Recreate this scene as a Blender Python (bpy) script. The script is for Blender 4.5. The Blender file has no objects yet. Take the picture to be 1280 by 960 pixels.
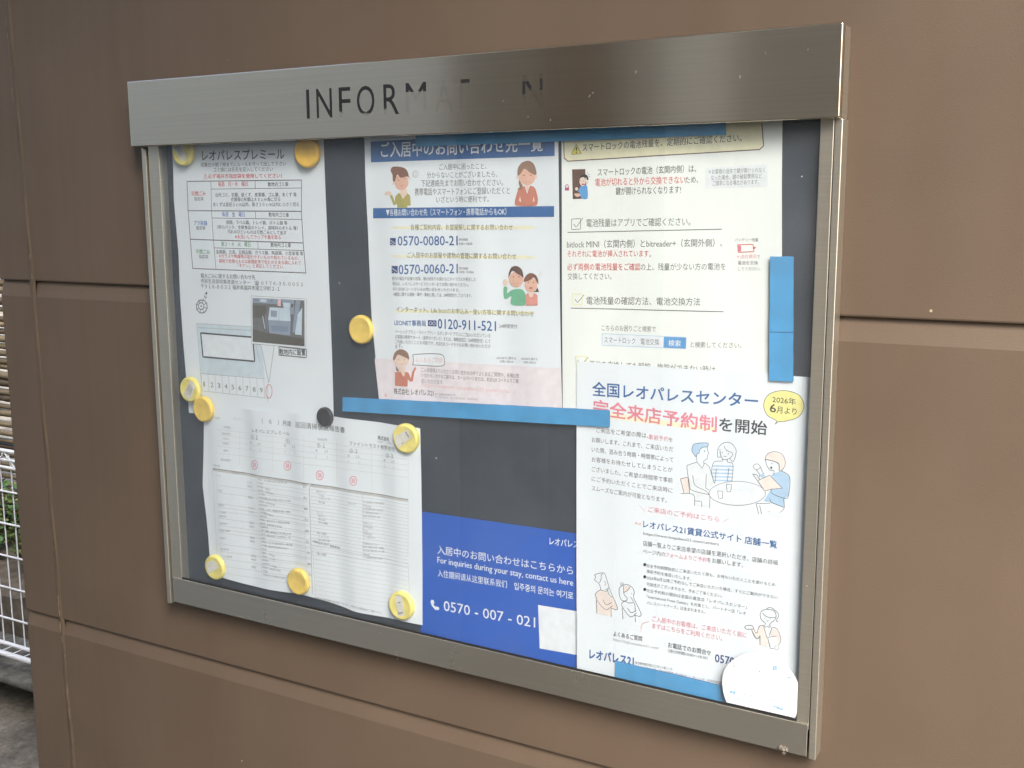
import bpy, bmesh, math, random
from mathutils import Vector, Matrix, geometry
import numpy as np
random.seed(7)
S = bpy.context.scene
COL = S.collection
# ------------------------------------------------------------------ camera
Z0 = 1.56                                   # height of the header's lower edge above the ground
FOC = 1351.66
CAM = np.array([957.913, -857.544, -67.624])   # millimetres, relative to the board's upper left
YAW, PIT, ROL = 0.517630, -0.160194, 0.004337
def _rot():
    cy, sy = math.cos(YAW), math.sin(YAW); cp, sp = math.cos(PIT), math.sin(PIT); cr, sr = math.cos(ROL), math.sin(ROL)
    return (np.array([[cy, -sy, 0], [sy, cy, 0], [0, 0, 1]]) @ np.array([[1, 0, 0], [0, cp, -sp], [0, sp, cp]])
            @ np.array([[cr, 0, sr], [0, 1, 0], [-sr, 0, cr]]))
RM = _rot()
def W(x, y, z): return Vector((x / 1000, y / 1000, Z0 + z / 1000))
cam = bpy.data.objects.new('camera', bpy.data.cameras.new('camera')); COL.objects.link(cam)
r_, f_, u_ = RM[:, 0], RM[:, 1], RM[:, 2]
M = Matrix(((r_[0], u_[0], -f_[0], 0), (r_[1], u_[1], -f_[1], 0), (r_[2], u_[2], -f_[2], 0), (0, 0, 0, 1)))
M.translation = W(*CAM)
cam.matrix_world = M
cam.data.sensor_width = 36; cam.data.lens = FOC / 1280 * 36
cam.data.clip_start = 0.02; cam.data.clip_end = 500
S.camera = cam
# ------------------------------------------------------------------ sky, sun, exposure
SUN_EL, SUN_AZ = math.radians(46), math.radians(140)     # azimuth measured from +Y towards +X
w = bpy.data.worlds.new('World'); S.world = w; w.use_nodes = True
nt = w.node_tree; nt.nodes.clear()
sky = nt.nodes.new('ShaderNodeTexSky'); sky.sky_type = 'NISHITA'; sky.sun_disc = False
sky.sun_elevation = SUN_EL; sky.sun_rotation = SUN_AZ; sky.air_density = 1.0; sky.dust_density = 4.0; sky.ozone_density = 1.0
bg = nt.nodes.new('ShaderNodeBackground'); bg.inputs['Strength'].default_value = 0.12
out = nt.nodes.new('ShaderNodeOutputWorld')
nt.links.new(sky.outputs[0], bg.inputs[0]); nt.links.new(bg.outputs[0], out.inputs[0])
sun = bpy.data.objects.new('sun', bpy.data.lights.new('sun', 'SUN')); COL.objects.link(sun)
sun.data.energy = 1.5; sun.data.angle = math.radians(38); sun.data.color = (1, 0.97, 0.93)
d = Vector((math.sin(SUN_AZ) * math.cos(SUN_EL), math.cos(SUN_AZ) * math.cos(SUN_EL), math.sin(SUN_EL)))
sun.rotation_euler = d.to_track_quat('Z', 'Y').to_euler(); sun.location = (3, -4, 6)
S.view_settings.view_transform = 'Standard'; S.view_settings.look = 'None'; S.view_settings.gamma = 1
S.view_settings.use_curve_mapping = False
S.view_settings.exposure = 2.15
S.render.engine = 'CYCLES'
S.cycles.max_bounces = 8; S.cycles.transparent_max_bounces = 12; S.cycles.use_denoising = True
S.cycles.caustics_reflective = False; S.cycles.caustics_refractive = False
S.cycles.sample_clamp_indirect = 4

# ------------------------------------------------------------------ helpers
def tag(o, label=None, cat=None, group=None, kind=None):
    if label: o['label'] = label
    if cat: o['category'] = cat
    if group: o['group'] = group
    if kind: o['kind'] = kind
    return o
def empty(name, loc):
    o = bpy.data.objects.new(name, None); COL.objects.link(o); o.location = loc; o.empty_display_size = 0.05
    return o
def link(name, me, mats, parent=None, smooth=None):
    for m in (mats if isinstance(mats, (list, tuple)) else [mats]): me.materials.append(m)
    o = bpy.data.objects.new(name, me); COL.objects.link(o)
    if parent is not None:
        o.parent = parent
        o.matrix_parent_inverse = Matrix.Translation(-Vector(parent.location))
    if smooth:
        for p in me.polygons: p.use_smooth = True
    return o
def set_origin(o, p):
    """move the object's origin to p, its shape staying where it is (top-level meshes)"""
    o.data.transform(Matrix.Translation(-Vector(p))); o.location = p
    return o
def obj(name, bm, mats, parent=None, smooth=False):
    me = bpy.data.meshes.new(name); bm.normal_update(); bm.to_mesh(me); bm.free()
    uv = me.uv_layers.new(name='brush')
    co = me.vertices
    for lp in me.loops:
        c = co[lp.vertex_index].co; uv.data[lp.index].uv = (c.z * 3, (c.x + c.y) * 3)
    return link(name, me, mats, parent, smooth)
def box(bm, x0, x1, y0, y1, z0, z1, bev=0, seg=2, mm=True, mi=0):
    """axis-aligned box in board millimetres; z0 and z1 may be (left, right) pairs"""
    P = W if mm else (lambda a, b, c: Vector((a, b, c)))
    zl0, zr0 = z0 if isinstance(z0, tuple) else (z0, z0)
    zl1, zr1 = z1 if isinstance(z1, tuple) else (z1, z1)
    v = [bm.verts.new(P(*q)) for q in ((x0, y0, zl0), (x1, y0, zr0), (x1, y1, zr0), (x0, y1, zl0),
                                       (x0, y0, zl1), (x1, y0, zr1), (x1, y1, zr1), (x0, y1, zl1))]
    fs = [bm.faces.new([v[i] for i in q]) for q in ((0, 3, 2, 1), (4, 5, 6, 7), (0, 1, 5, 4), (1, 2, 6, 5), (2, 3, 7, 6), (3, 0, 4, 7))]
    for f in fs: f.material_index = mi
    if bev:
        es = list({e for f in fs for e in f.edges})
        bmesh.ops.bevel(bm, geom=es, offset=bev / 1000 if mm else bev, segments=seg, affect='EDGES', profile=0.5)
def tube(bm, pts, r, n=6, caps=True):
    rings = []
    for i, p in enumerate(pts):
        p = Vector(p)
        t = (Vector(pts[min(i + 1, len(pts) - 1)]) - Vector(pts[max(i - 1, 0)])).normalized()
        a = t.orthogonal().normalized() if i == 0 else (a - t * a.dot(t)).normalized()
        b = t.cross(a)
        rr = r[i] if isinstance(r, (list, tuple)) else r
        rings.append([bm.verts.new(p + (a * math.cos(2 * math.pi * k / n) + b * math.sin(2 * math.pi * k / n)) * rr) for k in range(n)])
    for A, B in zip(rings, rings[1:]):
        for k in range(n): bm.faces.new((A[k], A[(k + 1) % n], B[(k + 1) % n], B[k]))
    if caps:
        bm.faces.new(rings[0][::-1]); bm.faces.new(rings[-1])

# ------------------------------------------------------------------ materials
def mat(name, color, rough=0.6, metal=0.0, var=0.0, scale=20, bump=0.0, bscale=200, spec=0.5, aniso=0.0, sub=None):
    m = bpy.data.materials.new(name); m.use_nodes = True
    n = m.node_tree.nodes; l = m.node_tree.links; b = n['Principled BSDF']
    b.inputs['Base Color'].default_value = (*color, 1); b.inputs['Roughness'].default_value = rough
    b.inputs['Metallic'].default_value = metal; b.inputs['Specular IOR Level'].default_value = spec
    tc = n.new('ShaderNodeTexCoord')
    if var:
        t = n.new('ShaderNodeTexNoise'); t.inputs['Scale'].default_value = scale; t.inputs['Detail'].default_value = 5
        l.new(tc.outputs['Object'], t.inputs['Vector'])
        r = n.new('ShaderNodeValToRGB')
        r.color_ramp.elements[0].position = 0.3; r.color_ramp.elements[1].position = 0.7
        r.color_ramp.elements[0].color = (*[c * (1 - var) for c in color], 1)
        r.color_ramp.elements[1].color = (*[min(1, c * (1 + var)) for c in color], 1)
        l.new(t.outputs['Fac'], r.inputs[0]); l.new(r.outputs[0], b.inputs['Base Color'])
    if bump:
        t2 = n.new('ShaderNodeTexNoise'); t2.inputs['Scale'].default_value = bscale; t2.inputs['Detail'].default_value = 3
        l.new(tc.outputs['Object'], t2.inputs['Vector'])
        bp = n.new('ShaderNodeBump'); bp.inputs['Strength'].default_value = bump; bp.inputs['Distance'].default_value = 0.001
        l.new(t2.outputs['Fac'], bp.inputs['Height']); l.new(bp.outputs[0], b.inputs['Normal'])
    return m
def steel(name, color, rough, aniso=0.8, metal=0.98):
    m = bpy.data.materials.new(name); m.use_nodes = True
    n = m.node_tree.nodes; l = m.node_tree.links; b = n['Principled BSDF']
    b.inputs['Metallic'].default_value = metal; b.inputs['Anisotropic'].default_value = aniso
    tg = n.new('ShaderNodeTangent'); tg.direction_type = 'UV_MAP'; tg.uv_map = 'brush'
    l.new(tg.outputs[0], b.inputs['Tangent'])
    tc = n.new('ShaderNodeTexCoord')
    mp = n.new('ShaderNodeMapping'); mp.inputs['Scale'].default_value = (3, 3, 520); l.new(tc.outputs['Object'], mp.inputs[0])
    t = n.new('ShaderNodeTexNoise'); t.inputs['Scale'].default_value = 1; t.inputs['Detail'].default_value = 3
    l.new(mp.outputs[0], t.inputs['Vector'])
    # soft stains and drips of dirt with a shape of their own
    t3 = n.new('ShaderNodeTexNoise'); t3.inputs['Scale'].default_value = 14; t3.inputs['Detail'].default_value = 6; t3.inputs['Roughness'].default_value = 0.65
    l.new(tc.outputs['Object'], t3.inputs['Vector'])
    mr = n.new('ShaderNodeMapRange'); mr.inputs[1].default_value = 0.35; mr.inputs[2].default_value = 0.75
    mr.inputs[3].default_value = rough; mr.inputs[4].default_value = rough + 0.02
    l.new(t3.outputs['Fac'], mr.inputs[0]); l.new(mr.outputs[0], b.inputs['Roughness'])
    mx = n.new('ShaderNodeMix'); mx.data_type = 'RGBA'
    mx.inputs['A'].default_value = (*[c * 0.80 for c in color], 1); mx.inputs['B'].default_value = (*color, 1)
    l.new(t.outputs['Fac'], mx.inputs['Factor'])
    # dust specks
    vo = n.new('ShaderNodeTexVoronoi'); vo.inputs['Scale'].default_value = 38; l.new(tc.outputs['Object'], vo.inputs['Vector'])
    lt = n.new('ShaderNodeMath'); lt.operation = 'LESS_THAN'; lt.inputs[1].default_value = 0.028; l.new(vo.outputs['Distance'], lt.inputs[0])
    mx2 = n.new('ShaderNodeMix'); mx2.data_type = 'RGBA'; mx2.inputs['B'].default_value = (0.85, 0.82, 0.75, 1)
    l.new(lt.outputs[0], mx2.inputs['Factor']); l.new(mx.outputs['Result'], mx2.inputs['A'])
    l.new(mx2.outputs['Result'], b.inputs['Base Color'])
    return m
STEEL = steel('brushed_steel', (0.79, 0.69, 0.545), 0.17)
STEEL2 = steel('dull_steel', (0.61, 0.57, 0.475), 0.34, 0.5, 0.82)
RAILM = steel('dusty_steel', (0.60, 0.565, 0.475), 0.26, 0.7, 0.86)
BOARD = mat('dark_grey_felt', (0.030, 0.040, 0.056), 0.75, var=0.12, scale=60, bump=0.3, bscale=900, spec=0.3)
PAPER = mat('white_paper', (0.74, 0.80, 0.87), 0.75, var=0.015, scale=25, bump=0.05, bscale=400, spec=0.2)
PAPERC = mat('cream_paper', (0.79, 0.835, 0.83), 0.75, var=0.02, scale=9, spec=0.2)
BLUEP = mat('blue_poster_stock', (0.012, 0.098, 0.50), 0.35, var=0.04, scale=14, spec=0.4)
RUBBER = mat('black_gasket', (0.012, 0.012, 0.012), 0.6, var=0.2, scale=50)
YEL = mat('pale_yellow_plastic', (0.80, 0.70, 0.20), 0.35, var=0.12, scale=120, spec=0.5)
YEL3 = mat('amber_plastic', (0.82, 0.50, 0.06), 0.38, var=0.12, scale=120, spec=0.5)
YEL2 = mat('golden_plastic', (0.80, 0.58, 0.13), 0.38, var=0.12, scale=120, spec=0.5)
BLK = mat('black_plastic', (0.02, 0.02, 0.022), 0.45, var=0.1, scale=60)
TAPE = mat('white_label_tape', (0.68, 0.67, 0.62), 0.6, var=0.12, scale=400)
BLUES = mat('blue_magnet_sheet', (0.06, 0.30, 0.60), 0.42, var=0.14, scale=35, bump=0.12, bscale=260)
BLUEE = mat('blue_magnet_edge', (0.02, 0.09, 0.25), 0.6, var=0.1, scale=60)
STICK = mat('white_vinyl', (0.62, 0.63, 0.64), 0.5, var=0.01, scale=30)
def glass_mat():
    m = bpy.data.materials.new('clear_glass'); m.use_nodes = True
    n = m.node_tree.nodes; l = m.node_tree.links; n.clear()
    o = n.new('ShaderNodeOutputMaterial'); mx = n.new('ShaderNodeMixShader'); fr = n.new('ShaderNodeFresnel'); ge = n.new('ShaderNodeNewGeometry'); io = n.new('ShaderNodeMapRange'); io.inputs[3].default_value = 1.5; io.inputs[4].default_value = 1 / 1.5; l.new(ge.outputs['Backfacing'], io.inputs[0]); l.new(io.outputs[0], fr.inputs[0])
    tr = n.new('ShaderNodeBsdfTransparent'); tr.inputs[0].default_value = (0.965, 0.975, 0.97, 1)
    gl = n.new('ShaderNodeBsdfGlossy'); gl.inputs['Roughness'].default_value = 0.0
    l.new(fr.outputs[0], mx.inputs[0]); l.new(tr.outputs[0], mx.inputs[1]); l.new(gl.outputs[0], mx.inputs[2])
    df = n.new('ShaderNodeBsdfDiffuse'); df.inputs[0].default_value = (0.68, 0.73, 0.78, 1)
    mx2 = n.new('ShaderNodeMixShader')
    tc = n.new('ShaderNodeTexCoord'); vo = n.new('ShaderNodeTexVoronoi'); vo.inputs['Scale'].default_value = 22
    l.new(tc.outputs['Object'], vo.inputs['Vector'])
    lt = n.new('ShaderNodeMath'); lt.operation = 'LESS_THAN'; lt.inputs[1].default_value = 0.014; l.new(vo.outputs['Distance'], lt.inputs[0])
    ns = n.new('ShaderNodeTexNoise'); ns.inputs['Scale'].default_value = 9; ns.inputs['Detail'].default_value = 6
    l.new(tc.outputs['Object'], ns.inputs['Vector'])
    mr = n.new('ShaderNodeMapRange'); mr.inputs[1].default_value = 0.4; mr.inputs[2].default_value = 0.8; mr.inputs[3].default_value = 0.022; mr.inputs[4].default_value = 0.045  # cloudy pale film, painting the veil of reflected light into the glass
    l.new(ns.outputs['Fac'], mr.inputs[0])
    mxm = n.new('ShaderNodeMath'); mxm.operation = 'MAXIMUM'; l.new(lt.outputs[0], mxm.inputs[0]); l.new(mr.outputs[0], mxm.inputs[1])
    l.new(mxm.outputs[0], mx2.inputs[0]); l.new(mx.outputs[0], mx2.inputs[1]); l.new(df.outputs[0], mx2.inputs[2])
    l.new(mx2.outputs[0], o.inputs[0])
    return m
GLASS = glass_mat()
def wall_mat(name, color):
    m = mat(name, color, 0.55, var=0.07, scale=7, bump=0.14, bscale=900, spec=0.4)
    n = m.node_tree.nodes; l = m.node_tree.links; b = n['Principled BSDF']
    src = b.inputs['Base Color'].links[0].from_socket
    tc = n.new('ShaderNodeTexCoord'); vo = n.new('ShaderNodeTexVoronoi'); vo.inputs['Scale'].default_value = 13
    l.new(tc.outputs['Object'], vo.inputs['Vector'])
    lt = n.new('ShaderNodeMath'); lt.operation = 'LESS_THAN'; lt.inputs[1].default_value = 0.014; l.new(vo.outputs['Distance'], lt.inputs[0])
    mx = n.new('ShaderNodeMix'); mx.data_type = 'RGBA'; mx.inputs['B'].default_value = (0.40, 0.34, 0.25, 1)
    l.new(lt.outputs[0], mx.inputs['Factor']); l.new(src, mx.inputs['A']); l.new(mx.outputs['Result'], b.inputs['Base Color'])
    # faint vertical rain streaks
    mp = n.new('ShaderNodeMapping'); mp.inputs['Scale'].default_value = (40, 40, 1.2); l.new(tc.outputs['Object'], mp.inputs[0])
    ns = n.new('ShaderNodeTexNoise'); ns.inputs['Scale'].default_value = 1; ns.inputs['Detail'].default_value = 4; l.new(mp.outputs[0], ns.inputs['Vector'])
    mr = n.new('ShaderNodeMapRange'); mr.inputs[1].default_value = 0.3; mr.inputs[2].default_value = 0.75; mr.inputs[3].default_value = 0.46; mr.inputs[4].default_value = 0.66
    l.new(ns.outputs['Fac'], mr.inputs[0]); l.new(mr.outputs[0], b.inputs['Roughness'])
    return m
BROWN = wall_mat('brown_siding_paint', (0.114, 0.0815, 0.0565))
SEAL = mat('brown_sealant', (0.108, 0.078, 0.050), 0.6, var=0.08, scale=40, bump=0.1, bscale=300)
PEEL = mat('pale_peeling_paint', (0.30, 0.235, 0.17), 0.7, var=0.25, scale=300)
CONC = mat('concrete', (0.20, 0.19, 0.165), 0.9, var=0.35, scale=14, bump=0.6, bscale=120)
GROUND = mat('old_asphalt', (0.21, 0.18, 0.135), 0.95, var=0.45, scale=9, bump=1.0, bscale=160)
def grit(m, scale, lo, hi):
    n = m.node_tree.nodes; l = m.node_tree.links; b = n['Principled BSDF']; src = b.inputs['Base Color'].links[0].from_socket
    tc = n.new('ShaderNodeTexCoord'); t = n.new('ShaderNodeTexNoise'); t.inputs['Scale'].default_value = scale; t.inputs['Detail'].default_value = 8; t.inputs['Roughness'].default_value = .75
    l.new(tc.outputs['Object'], t.inputs['Vector']); mr = n.new('ShaderNodeMapRange'); mr.inputs[1].default_value = .3; mr.inputs[2].default_value = .7; mr.inputs[3].default_value = lo; mr.inputs[4].default_value = hi
    l.new(t.outputs['Fac'], mr.inputs[0]); mx = n.new('ShaderNodeMix'); mx.data_type = 'RGBA'; mx.blend_type = 'MULTIPLY'; mx.inputs['Factor'].default_value = 1
    l.new(src, mx.inputs['A']); l.new(mr.outputs[0], mx.inputs['B']); l.new(mx.outputs['Result'], b.inputs['Base Color']); return m
grit(GROUND, 45, .45, 1.35)
SOIL = mat('dry_soil', (0.14, 0.115, 0.085), 0.95, var=0.4, scale=25, bump=1.0, bscale=90)
WHITEM = mat('white_powder_coat', (0.80, 0.82, 0.84), 0.4, var=0.03, scale=30)
BAMB = [mat('bamboo_tan', (0.108, 0.077, 0.038), 0.5, var=0.3, scale=9), mat('bamboo_straw', (0.140, 0.106, 0.059), 0.5, var=0.25, scale=9),
        mat('bamboo_brown', (0.065, 0.042, 0.020), 0.55, var=0.35, scale=9)]
WIREM = mat('rusty_wire', (0.04, 0.03, 0.025), 0.7, var=0.2, scale=50)
LEAF = [mat('leaf_green', (0.045, 0.11, 0.025), 0.5, var=0.3, scale=15), mat('leaf_yellow', (0.16, 0.17, 0.04), 0.5, var=0.3, scale=15)]
STEM = mat('plant_stem', (0.08, 0.07, 0.03), 0.7, var=0.2, scale=15)
# ------------------------------------------------------------------ picture point -> point on a plane y = const (board mm)
def UN(px, py, Y):
    dd = RM @ np.array([(px - 640) / FOC, 1, -(py - 480) / FOC]); t = (Y - CAM[1]) / dd[1]
    q = CAM + t * dd
    return q[0], q[2]

# ------------------------------------------------------------------ the setting
bm = bmesh.new()
n = 40
bmesh.ops.create_grid(bm, x_segments=n, y_segments=n, size=60)
tag(obj('ground', bm, GROUND), kind='structure')
bm = bmesh.new()
box(bm, -12, 12, -12, 0.028, -0.05, 0.012, 0.005, 2, mm=False)  # unseen dark paving, added to hold down light bounced onto the wall
tag(obj('path', bm, mat('asphalt_path', (0.075, 0.07, 0.062), 0.9, var=0.15, scale=8, bump=0.4, bscale=120)), kind='structure')
bm = bmesh.new()
box(bm, -9, -0.36, 1.04, 1.27, 0.098, 0.12, 0.008, 2, mm=False)
box(bm, -9, -0.36, 1.21, 1.27, -0.05, 0.0975, 0, 2, mm=False)
for v in bm.verts:
    v.co.z += 0.004 * math.sin(v.co.x * 7)
KERBM = mat('mossy_kerb', (0.15, 0.145, 0.12), 0.95, var=0.5, scale=18, bump=0.8, bscale=140)
grit(KERBM, 40, .4, 1.35)
tag(obj('kerb', bm, KERBM), kind='structure')
bm = bmesh.new()
box(bm, -9, -0.36, 1.34, 1.95, -0.05, 0.235, 0.02, 2, mm=False)
bmesh.ops.subdivide_edges(bm, edges=[e for e in bm.edges if e.calc_length() > 1], cuts=60)
rr = random.Random(3)
for v in bm.verts:
    v.co.z += rr.uniform(-.012, .012); v.co.y += rr.uniform(-.01, .01)
tag(obj('planting_bed', bm, SOIL), kind='structure')

# ---- the building whose wall carries the board
bld = empty('building', (0.5, 0.02, 0))
tag(bld, 'building with brown painted siding wall that carries the steel notice board', 'building')
GR = [-152.7 + 439.5 * k for k in (-2, -1, 0, 1, 2)]
def wall_profile(yf=18.0):
    tops = sorted(GR + [1240.0], reverse=True); lo = -1290.0
    pr = []
    for i, zt in enumerate(tops):
        zb = tops[i + 1] if i + 1 < len(tops) else lo
        if i == 0: pr += [(yf, zt)]
        else: pr += [(yf + 5.2, zt - 0.9), (yf + 4.8, zt - 1.8), (yf + 0.4, zt - 18.5), (yf, zt - 20)]
        pr += [(yf, zb + 1.6), (yf + 0.5, zb + 0.3), (yf + 1.2, zb), (yf + 5.2, zb)]
    return pr
def jx(z): return -226 - 0.0165 * (z + 152)
def wall_strip(name, fx0, fx1, nx=1):
    bm = bmesh.new(); cols = []
    pr = wall_profile()
    for k in range(nx + 1):
        cols.append([bm.verts.new(W(fx0(z) + (fx1(z) - fx0(z)) * k / nx, y, z)) for y, z in pr])
    for A, B in zip(cols, cols[1:]):
        for i in range(len(pr) - 1): bm.faces.new((A[i], A[i + 1], B[i + 1], B[i]))
    return bm
bm = wall_strip('wall', lambda z: jx(z) + 3.6, lambda z: 4200.0, 6)
box(bm, -280, 4200, 29, 160, -1290, 1240)
obj('wall', bm, BROWN, bld)
bm = wall_strip('corner_panel', lambda z: -287.0, lambda z: jx(z) - 3.6)
# rounded corner returning along the end of the building
pr = wall_profile(); prev = None
for a in range(0, 6):
    t = a / 5 * math.pi / 2
    cur = [bm.verts.new(W(-287 - 3 * math.sin(t), y + 3 - 3 * math.cos(t), z)) for y, z in pr]
    if prev:
        for i in range(len(pr) - 1): bm.faces.new((cur[i], cur[i + 1], prev[i + 1], prev[i]))
    prev = cur
cur = [bm.verts.new(W(-290, 4000, z)) for y, z in pr]
for i in range(len(pr) - 1): bm.faces.new((cur[i], cur[i + 1], prev[i + 1], prev[i]))
obj('corner_panel', bm, BROWN, bld)
bm = bmesh.new(); cols = []
zs = [1240 - 20 * k for k in range(127)]
for k in range(7):
    t = k / 6 * 2 - 1
    cols.append([bm.verts.new(W(jx(z) + t * 5.2 + 0.5 * math.sin(z * .031), 18.7 - 1.6 * (1 - t * t) + 0.35 * math.sin(z * 0.05 + k), z)) for z in zs])
for A, B in zip(cols, cols[1:]):
    for i in range(len(zs) - 1): bm.faces.new((A[i], A[i + 1], B[i + 1], B[i]))
obj('joint_sealant', bm, SEAL, bld, True)
# flakes of paint peeling along the joint
def flake(za, zb, side, wmax, seed):
    r = random.Random(seed); bm = bmesh.new(); z = za; L = []
    while z > zb:
        L.append((z, r.uniform(-.7, .7), wmax * r.uniform(.15, 1))); z -= r.uniform(3, 9)
    L = [(za, 0, .1)] + L + [(zb, 0, .1)]
    A = [bm.verts.new(W(jx(z) + side + o - w_ / 2, 16.6, z)) for z, o, w_ in L]
    B = [bm.verts.new(W(jx(z) + side + o + w_ / 2, 16.2, z)) for z, o, w_ in L]
    for i in range(len(L) - 1): bm.faces.new((A[i], A[i + 1], B[i + 1], B[i]))
    return bm
for args in ((225, 60, -4.5, 1.3, 1), (215, 175, -1.5, .9, 12), (-120, -150, 2, 2.2, 2), (-395, -420, -2, 1.0, 3), (-470, -520, -1, 1.6, 4), (-560, -625, 0, 3.0, 5), (-640, -730, 3.2, 2.2, 6), (-740, -860, 3.5, 1.6, 7)):
    obj('peeling_paint', flake(*args), PEEL, bld)
bm = bmesh.new(); box(bm, -0.285, 4.2, 0.03, 0.2, -0.05, 0.30, mm=False)
obj('foundation', bm, CONC, bld)
bm = bmesh.new(); box(bm, -0.6, 4.4, -0.75, 4.0, 2.803, 2.95, 0.01, mm=False)  # unseen overhang, added to shade the wall from above
EAVE = mat('eave_board', (0.55, 0.52, 0.46), 0.7, var=0.05, scale=6)
obj('eave', bm, EAVE, bld)
# ---- mesh fence
fen = empty('mesh_fence', (-0.5, 1.13, 0.10))
tag(fen, 'white welded wire mesh fence on the kerb left of the building corner', 'fence')
FY = 1130.0
def fz(py, Y=FY): return UN(4, py, Y)[1]
zt1, zt0 = fz(564), fz(583); zb1, zb0 = fz(802), fz(815, FY - 50)
x_r, x_l = -370.0, -5200.0
bm = bmesh.new()
prof = [(FY + 38, zt1 - 6), (FY - 6, zt1 + 3), (FY, zt0), (FY, zb1), (FY - 55, zb0)]
x = x_r - 20
while x > x_l:
    tube(bm, [W(x, y, z) for y, z in prof], 0.0022, 5); x -= 50
tube_bm = bm
obj('upright_wires', bm, WHITEM, fen, True)
rails = [(FY - 5, (zt1 + zt0) / 2, .0042), (FY + 18, zt1 - 2, .004), (FY - 6, zt1 + 4, .0055), (FY + 36, zt1 - 8, .004), (FY - 4, zt0, .005), (FY - 4, fz(613), .0032), (FY - 4, fz(653), .0032), (FY - 4, fz(693), .0032),
         (FY - 4, fz(732), .0032), (FY - 4, fz(770), .0032), (FY - 3, zb1, .0065), (FY - 55, zb0, .0085)]
for y, z, r in rails:
    bm = bmesh.new(); tube(bm, [W(x_r, y, z), W(x_l, y, z)], r, 6); obj('rail', bm, WHITEM, fen, True)
bm = bmesh.new(); x = x_r - 25      # zigzag truss wire in the folded top
k = 0; pts = []
while x > x_l:
    pts.append(W(x, FY - 6 if k % 2 == 0 else FY - 4, zt1 + 2 if k % 2 == 0 else zt0)); x -= 42; k += 1
tube(bm, pts, 0.0042, 5); obj('truss_wire', bm, WHITEM, fen, True)
for px_ in (-2900, -4900):
    bm = bmesh.new(); tube(bm, [W(px_, FY + 25, -1460), W(px_, FY + 25, zt1 + 20)], 0.021, 10); obj('post', bm, WHITEM, fen, True)
# ---- bamboo screen behind it
bam = empty('bamboo_screen', (-1.5, 1.9, 0.235))
tag(bam, 'weathered screen of horizontal bamboo canes behind the white fence', 'bamboo screen')
bm = bmesh.new(); rb = random.Random(11); z = fz(658, 1800)
while z < 900:
    r = rb.uniform(.0095, .0165); z += r * 1000
    y = 1800 + rb.uniform(-6, 6); n0 = len(bm.faces); ph = rb.uniform(0, 300); pts = []; rad = []
    sag = rb.uniform(-6, 6)
    xx = -400
    while xx > -5200:
        node = abs(((xx + ph) % 330) - 165) < 14
        pts.append(W(xx, y, z + sag * math.sin(xx / 700 + ph))); rad.append(r * (1.16 if node else 1)); xx -= 27
    tube(bm, pts, rad, 7)
    bm.faces.ensure_lookup_table(); mi = rb.choice((0, 0, 1, 1, 2))
    for f in bm.faces[n0:]: f.material_index = mi
    z += r * 1000 + (rb.uniform(9, 22) if rb.random() < .22 else rb.uniform(0, 4))
obj('bamboo_canes', bm, BAMB, bam, True)
for xw in (-2395, -2900, -3500, -1900):
    bm = bmesh.new()
    tube(bm, [W(xw + 7 * math.sin(zz * .05), 1800 - 18 - 3 * math.cos(zz * .2), zz) for zz in np.arange(fz(658, 1800), 900, 8)], 0.0022, 5)
    obj('binding_wire', bm, WIREM, bam, True)
TIMB = mat('dark_timber', (.05, .035, .02), .8, var=.3, scale=12)
for xw in (-700, -2200, -3700):
    bm = bmesh.new(); box(bm, xw / 1000 - .03, xw / 1000 + .03, 1.83, 1.89, 0.2, 2.45, .004, mm=False); obj('screen_post', bm, TIMB, bam)
# ---- low plants between fence and screen
def plant(x, y, seed, label, li, h=0.2):
    r = random.Random(seed); o = empty('low_plant', (x, y, .235)); tag(o, label, 'plant', 'low plants behind the mesh fence')
    b1, b2 = bmesh.new(), bmesh.new()
    for k in range(14):
        a = r.uniform(0, 6.28); L = h * r.uniform(.6, 1.15); le = r.uniform(.2, .7)
        p0 = Vector((x, y, .23)); dirv = Vector((math.cos(a) * le, math.sin(a) * le, 1)).normalized()
        pts = [p0 + dirv * (L * t) for t in (0, .5, 1)]
        tube(b2, pts, [.003, .0022, .001], 4)
        for q in range(10):
            c = p0 + dirv * L * r.uniform(.3, 1.05) + Vector((r.uniform(-.03, .03), r.uniform(-.03, .03), r.uniform(-.01, .02)))
            u = Vector((r.uniform(-1, 1), r.uniform(-1, 1), r.uniform(-.5, .7))).normalized(); v = u.orthogonal().normalized()
            wv = u.cross(v); ang = r.uniform(0, 6.28); v2 = v * math.cos(ang) + wv * math.sin(ang)
            l = r.uniform(.018, .04); ww = l * r.uniform(.28, .42); nn = u.cross(v2)
            P = [c, c + u * l * .35 + v2 * ww - nn * .003, c + u * l * .75 + v2 * ww * .7, c + u * l, c + u * l * .75 - v2 * ww * .7, c + u * l * .35 - v2 * ww - nn * .003]
            P.insert(0, c + u * l * .5 + nn * .004)
            vs = [b1.verts.new(p) for p in P]
            for i in range(1, 7):
                f = b1.faces.new((vs[0], vs[i], vs[i % 6 + 1])); f.material_index = 0 if r.random() > li else 1
    obj('foliage', b1, LEAF, o); obj('stems', b2, STEM, o)
kinds = ['low leafy plant with dense green leaves just behind the mesh fence', 'low leafy plant with yellow tinged leaves at the foot of the bamboo screen']
for i in range(24):
    x = -1.55 - i * 0.085; y = 1.47 + 0.11 * (i % 3); k = i % 2
    plant(x, y, 50 + i, kinds[k], (.08, .5)[k], .17 + .05 * ((i * 7) % 4) / 3)

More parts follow.
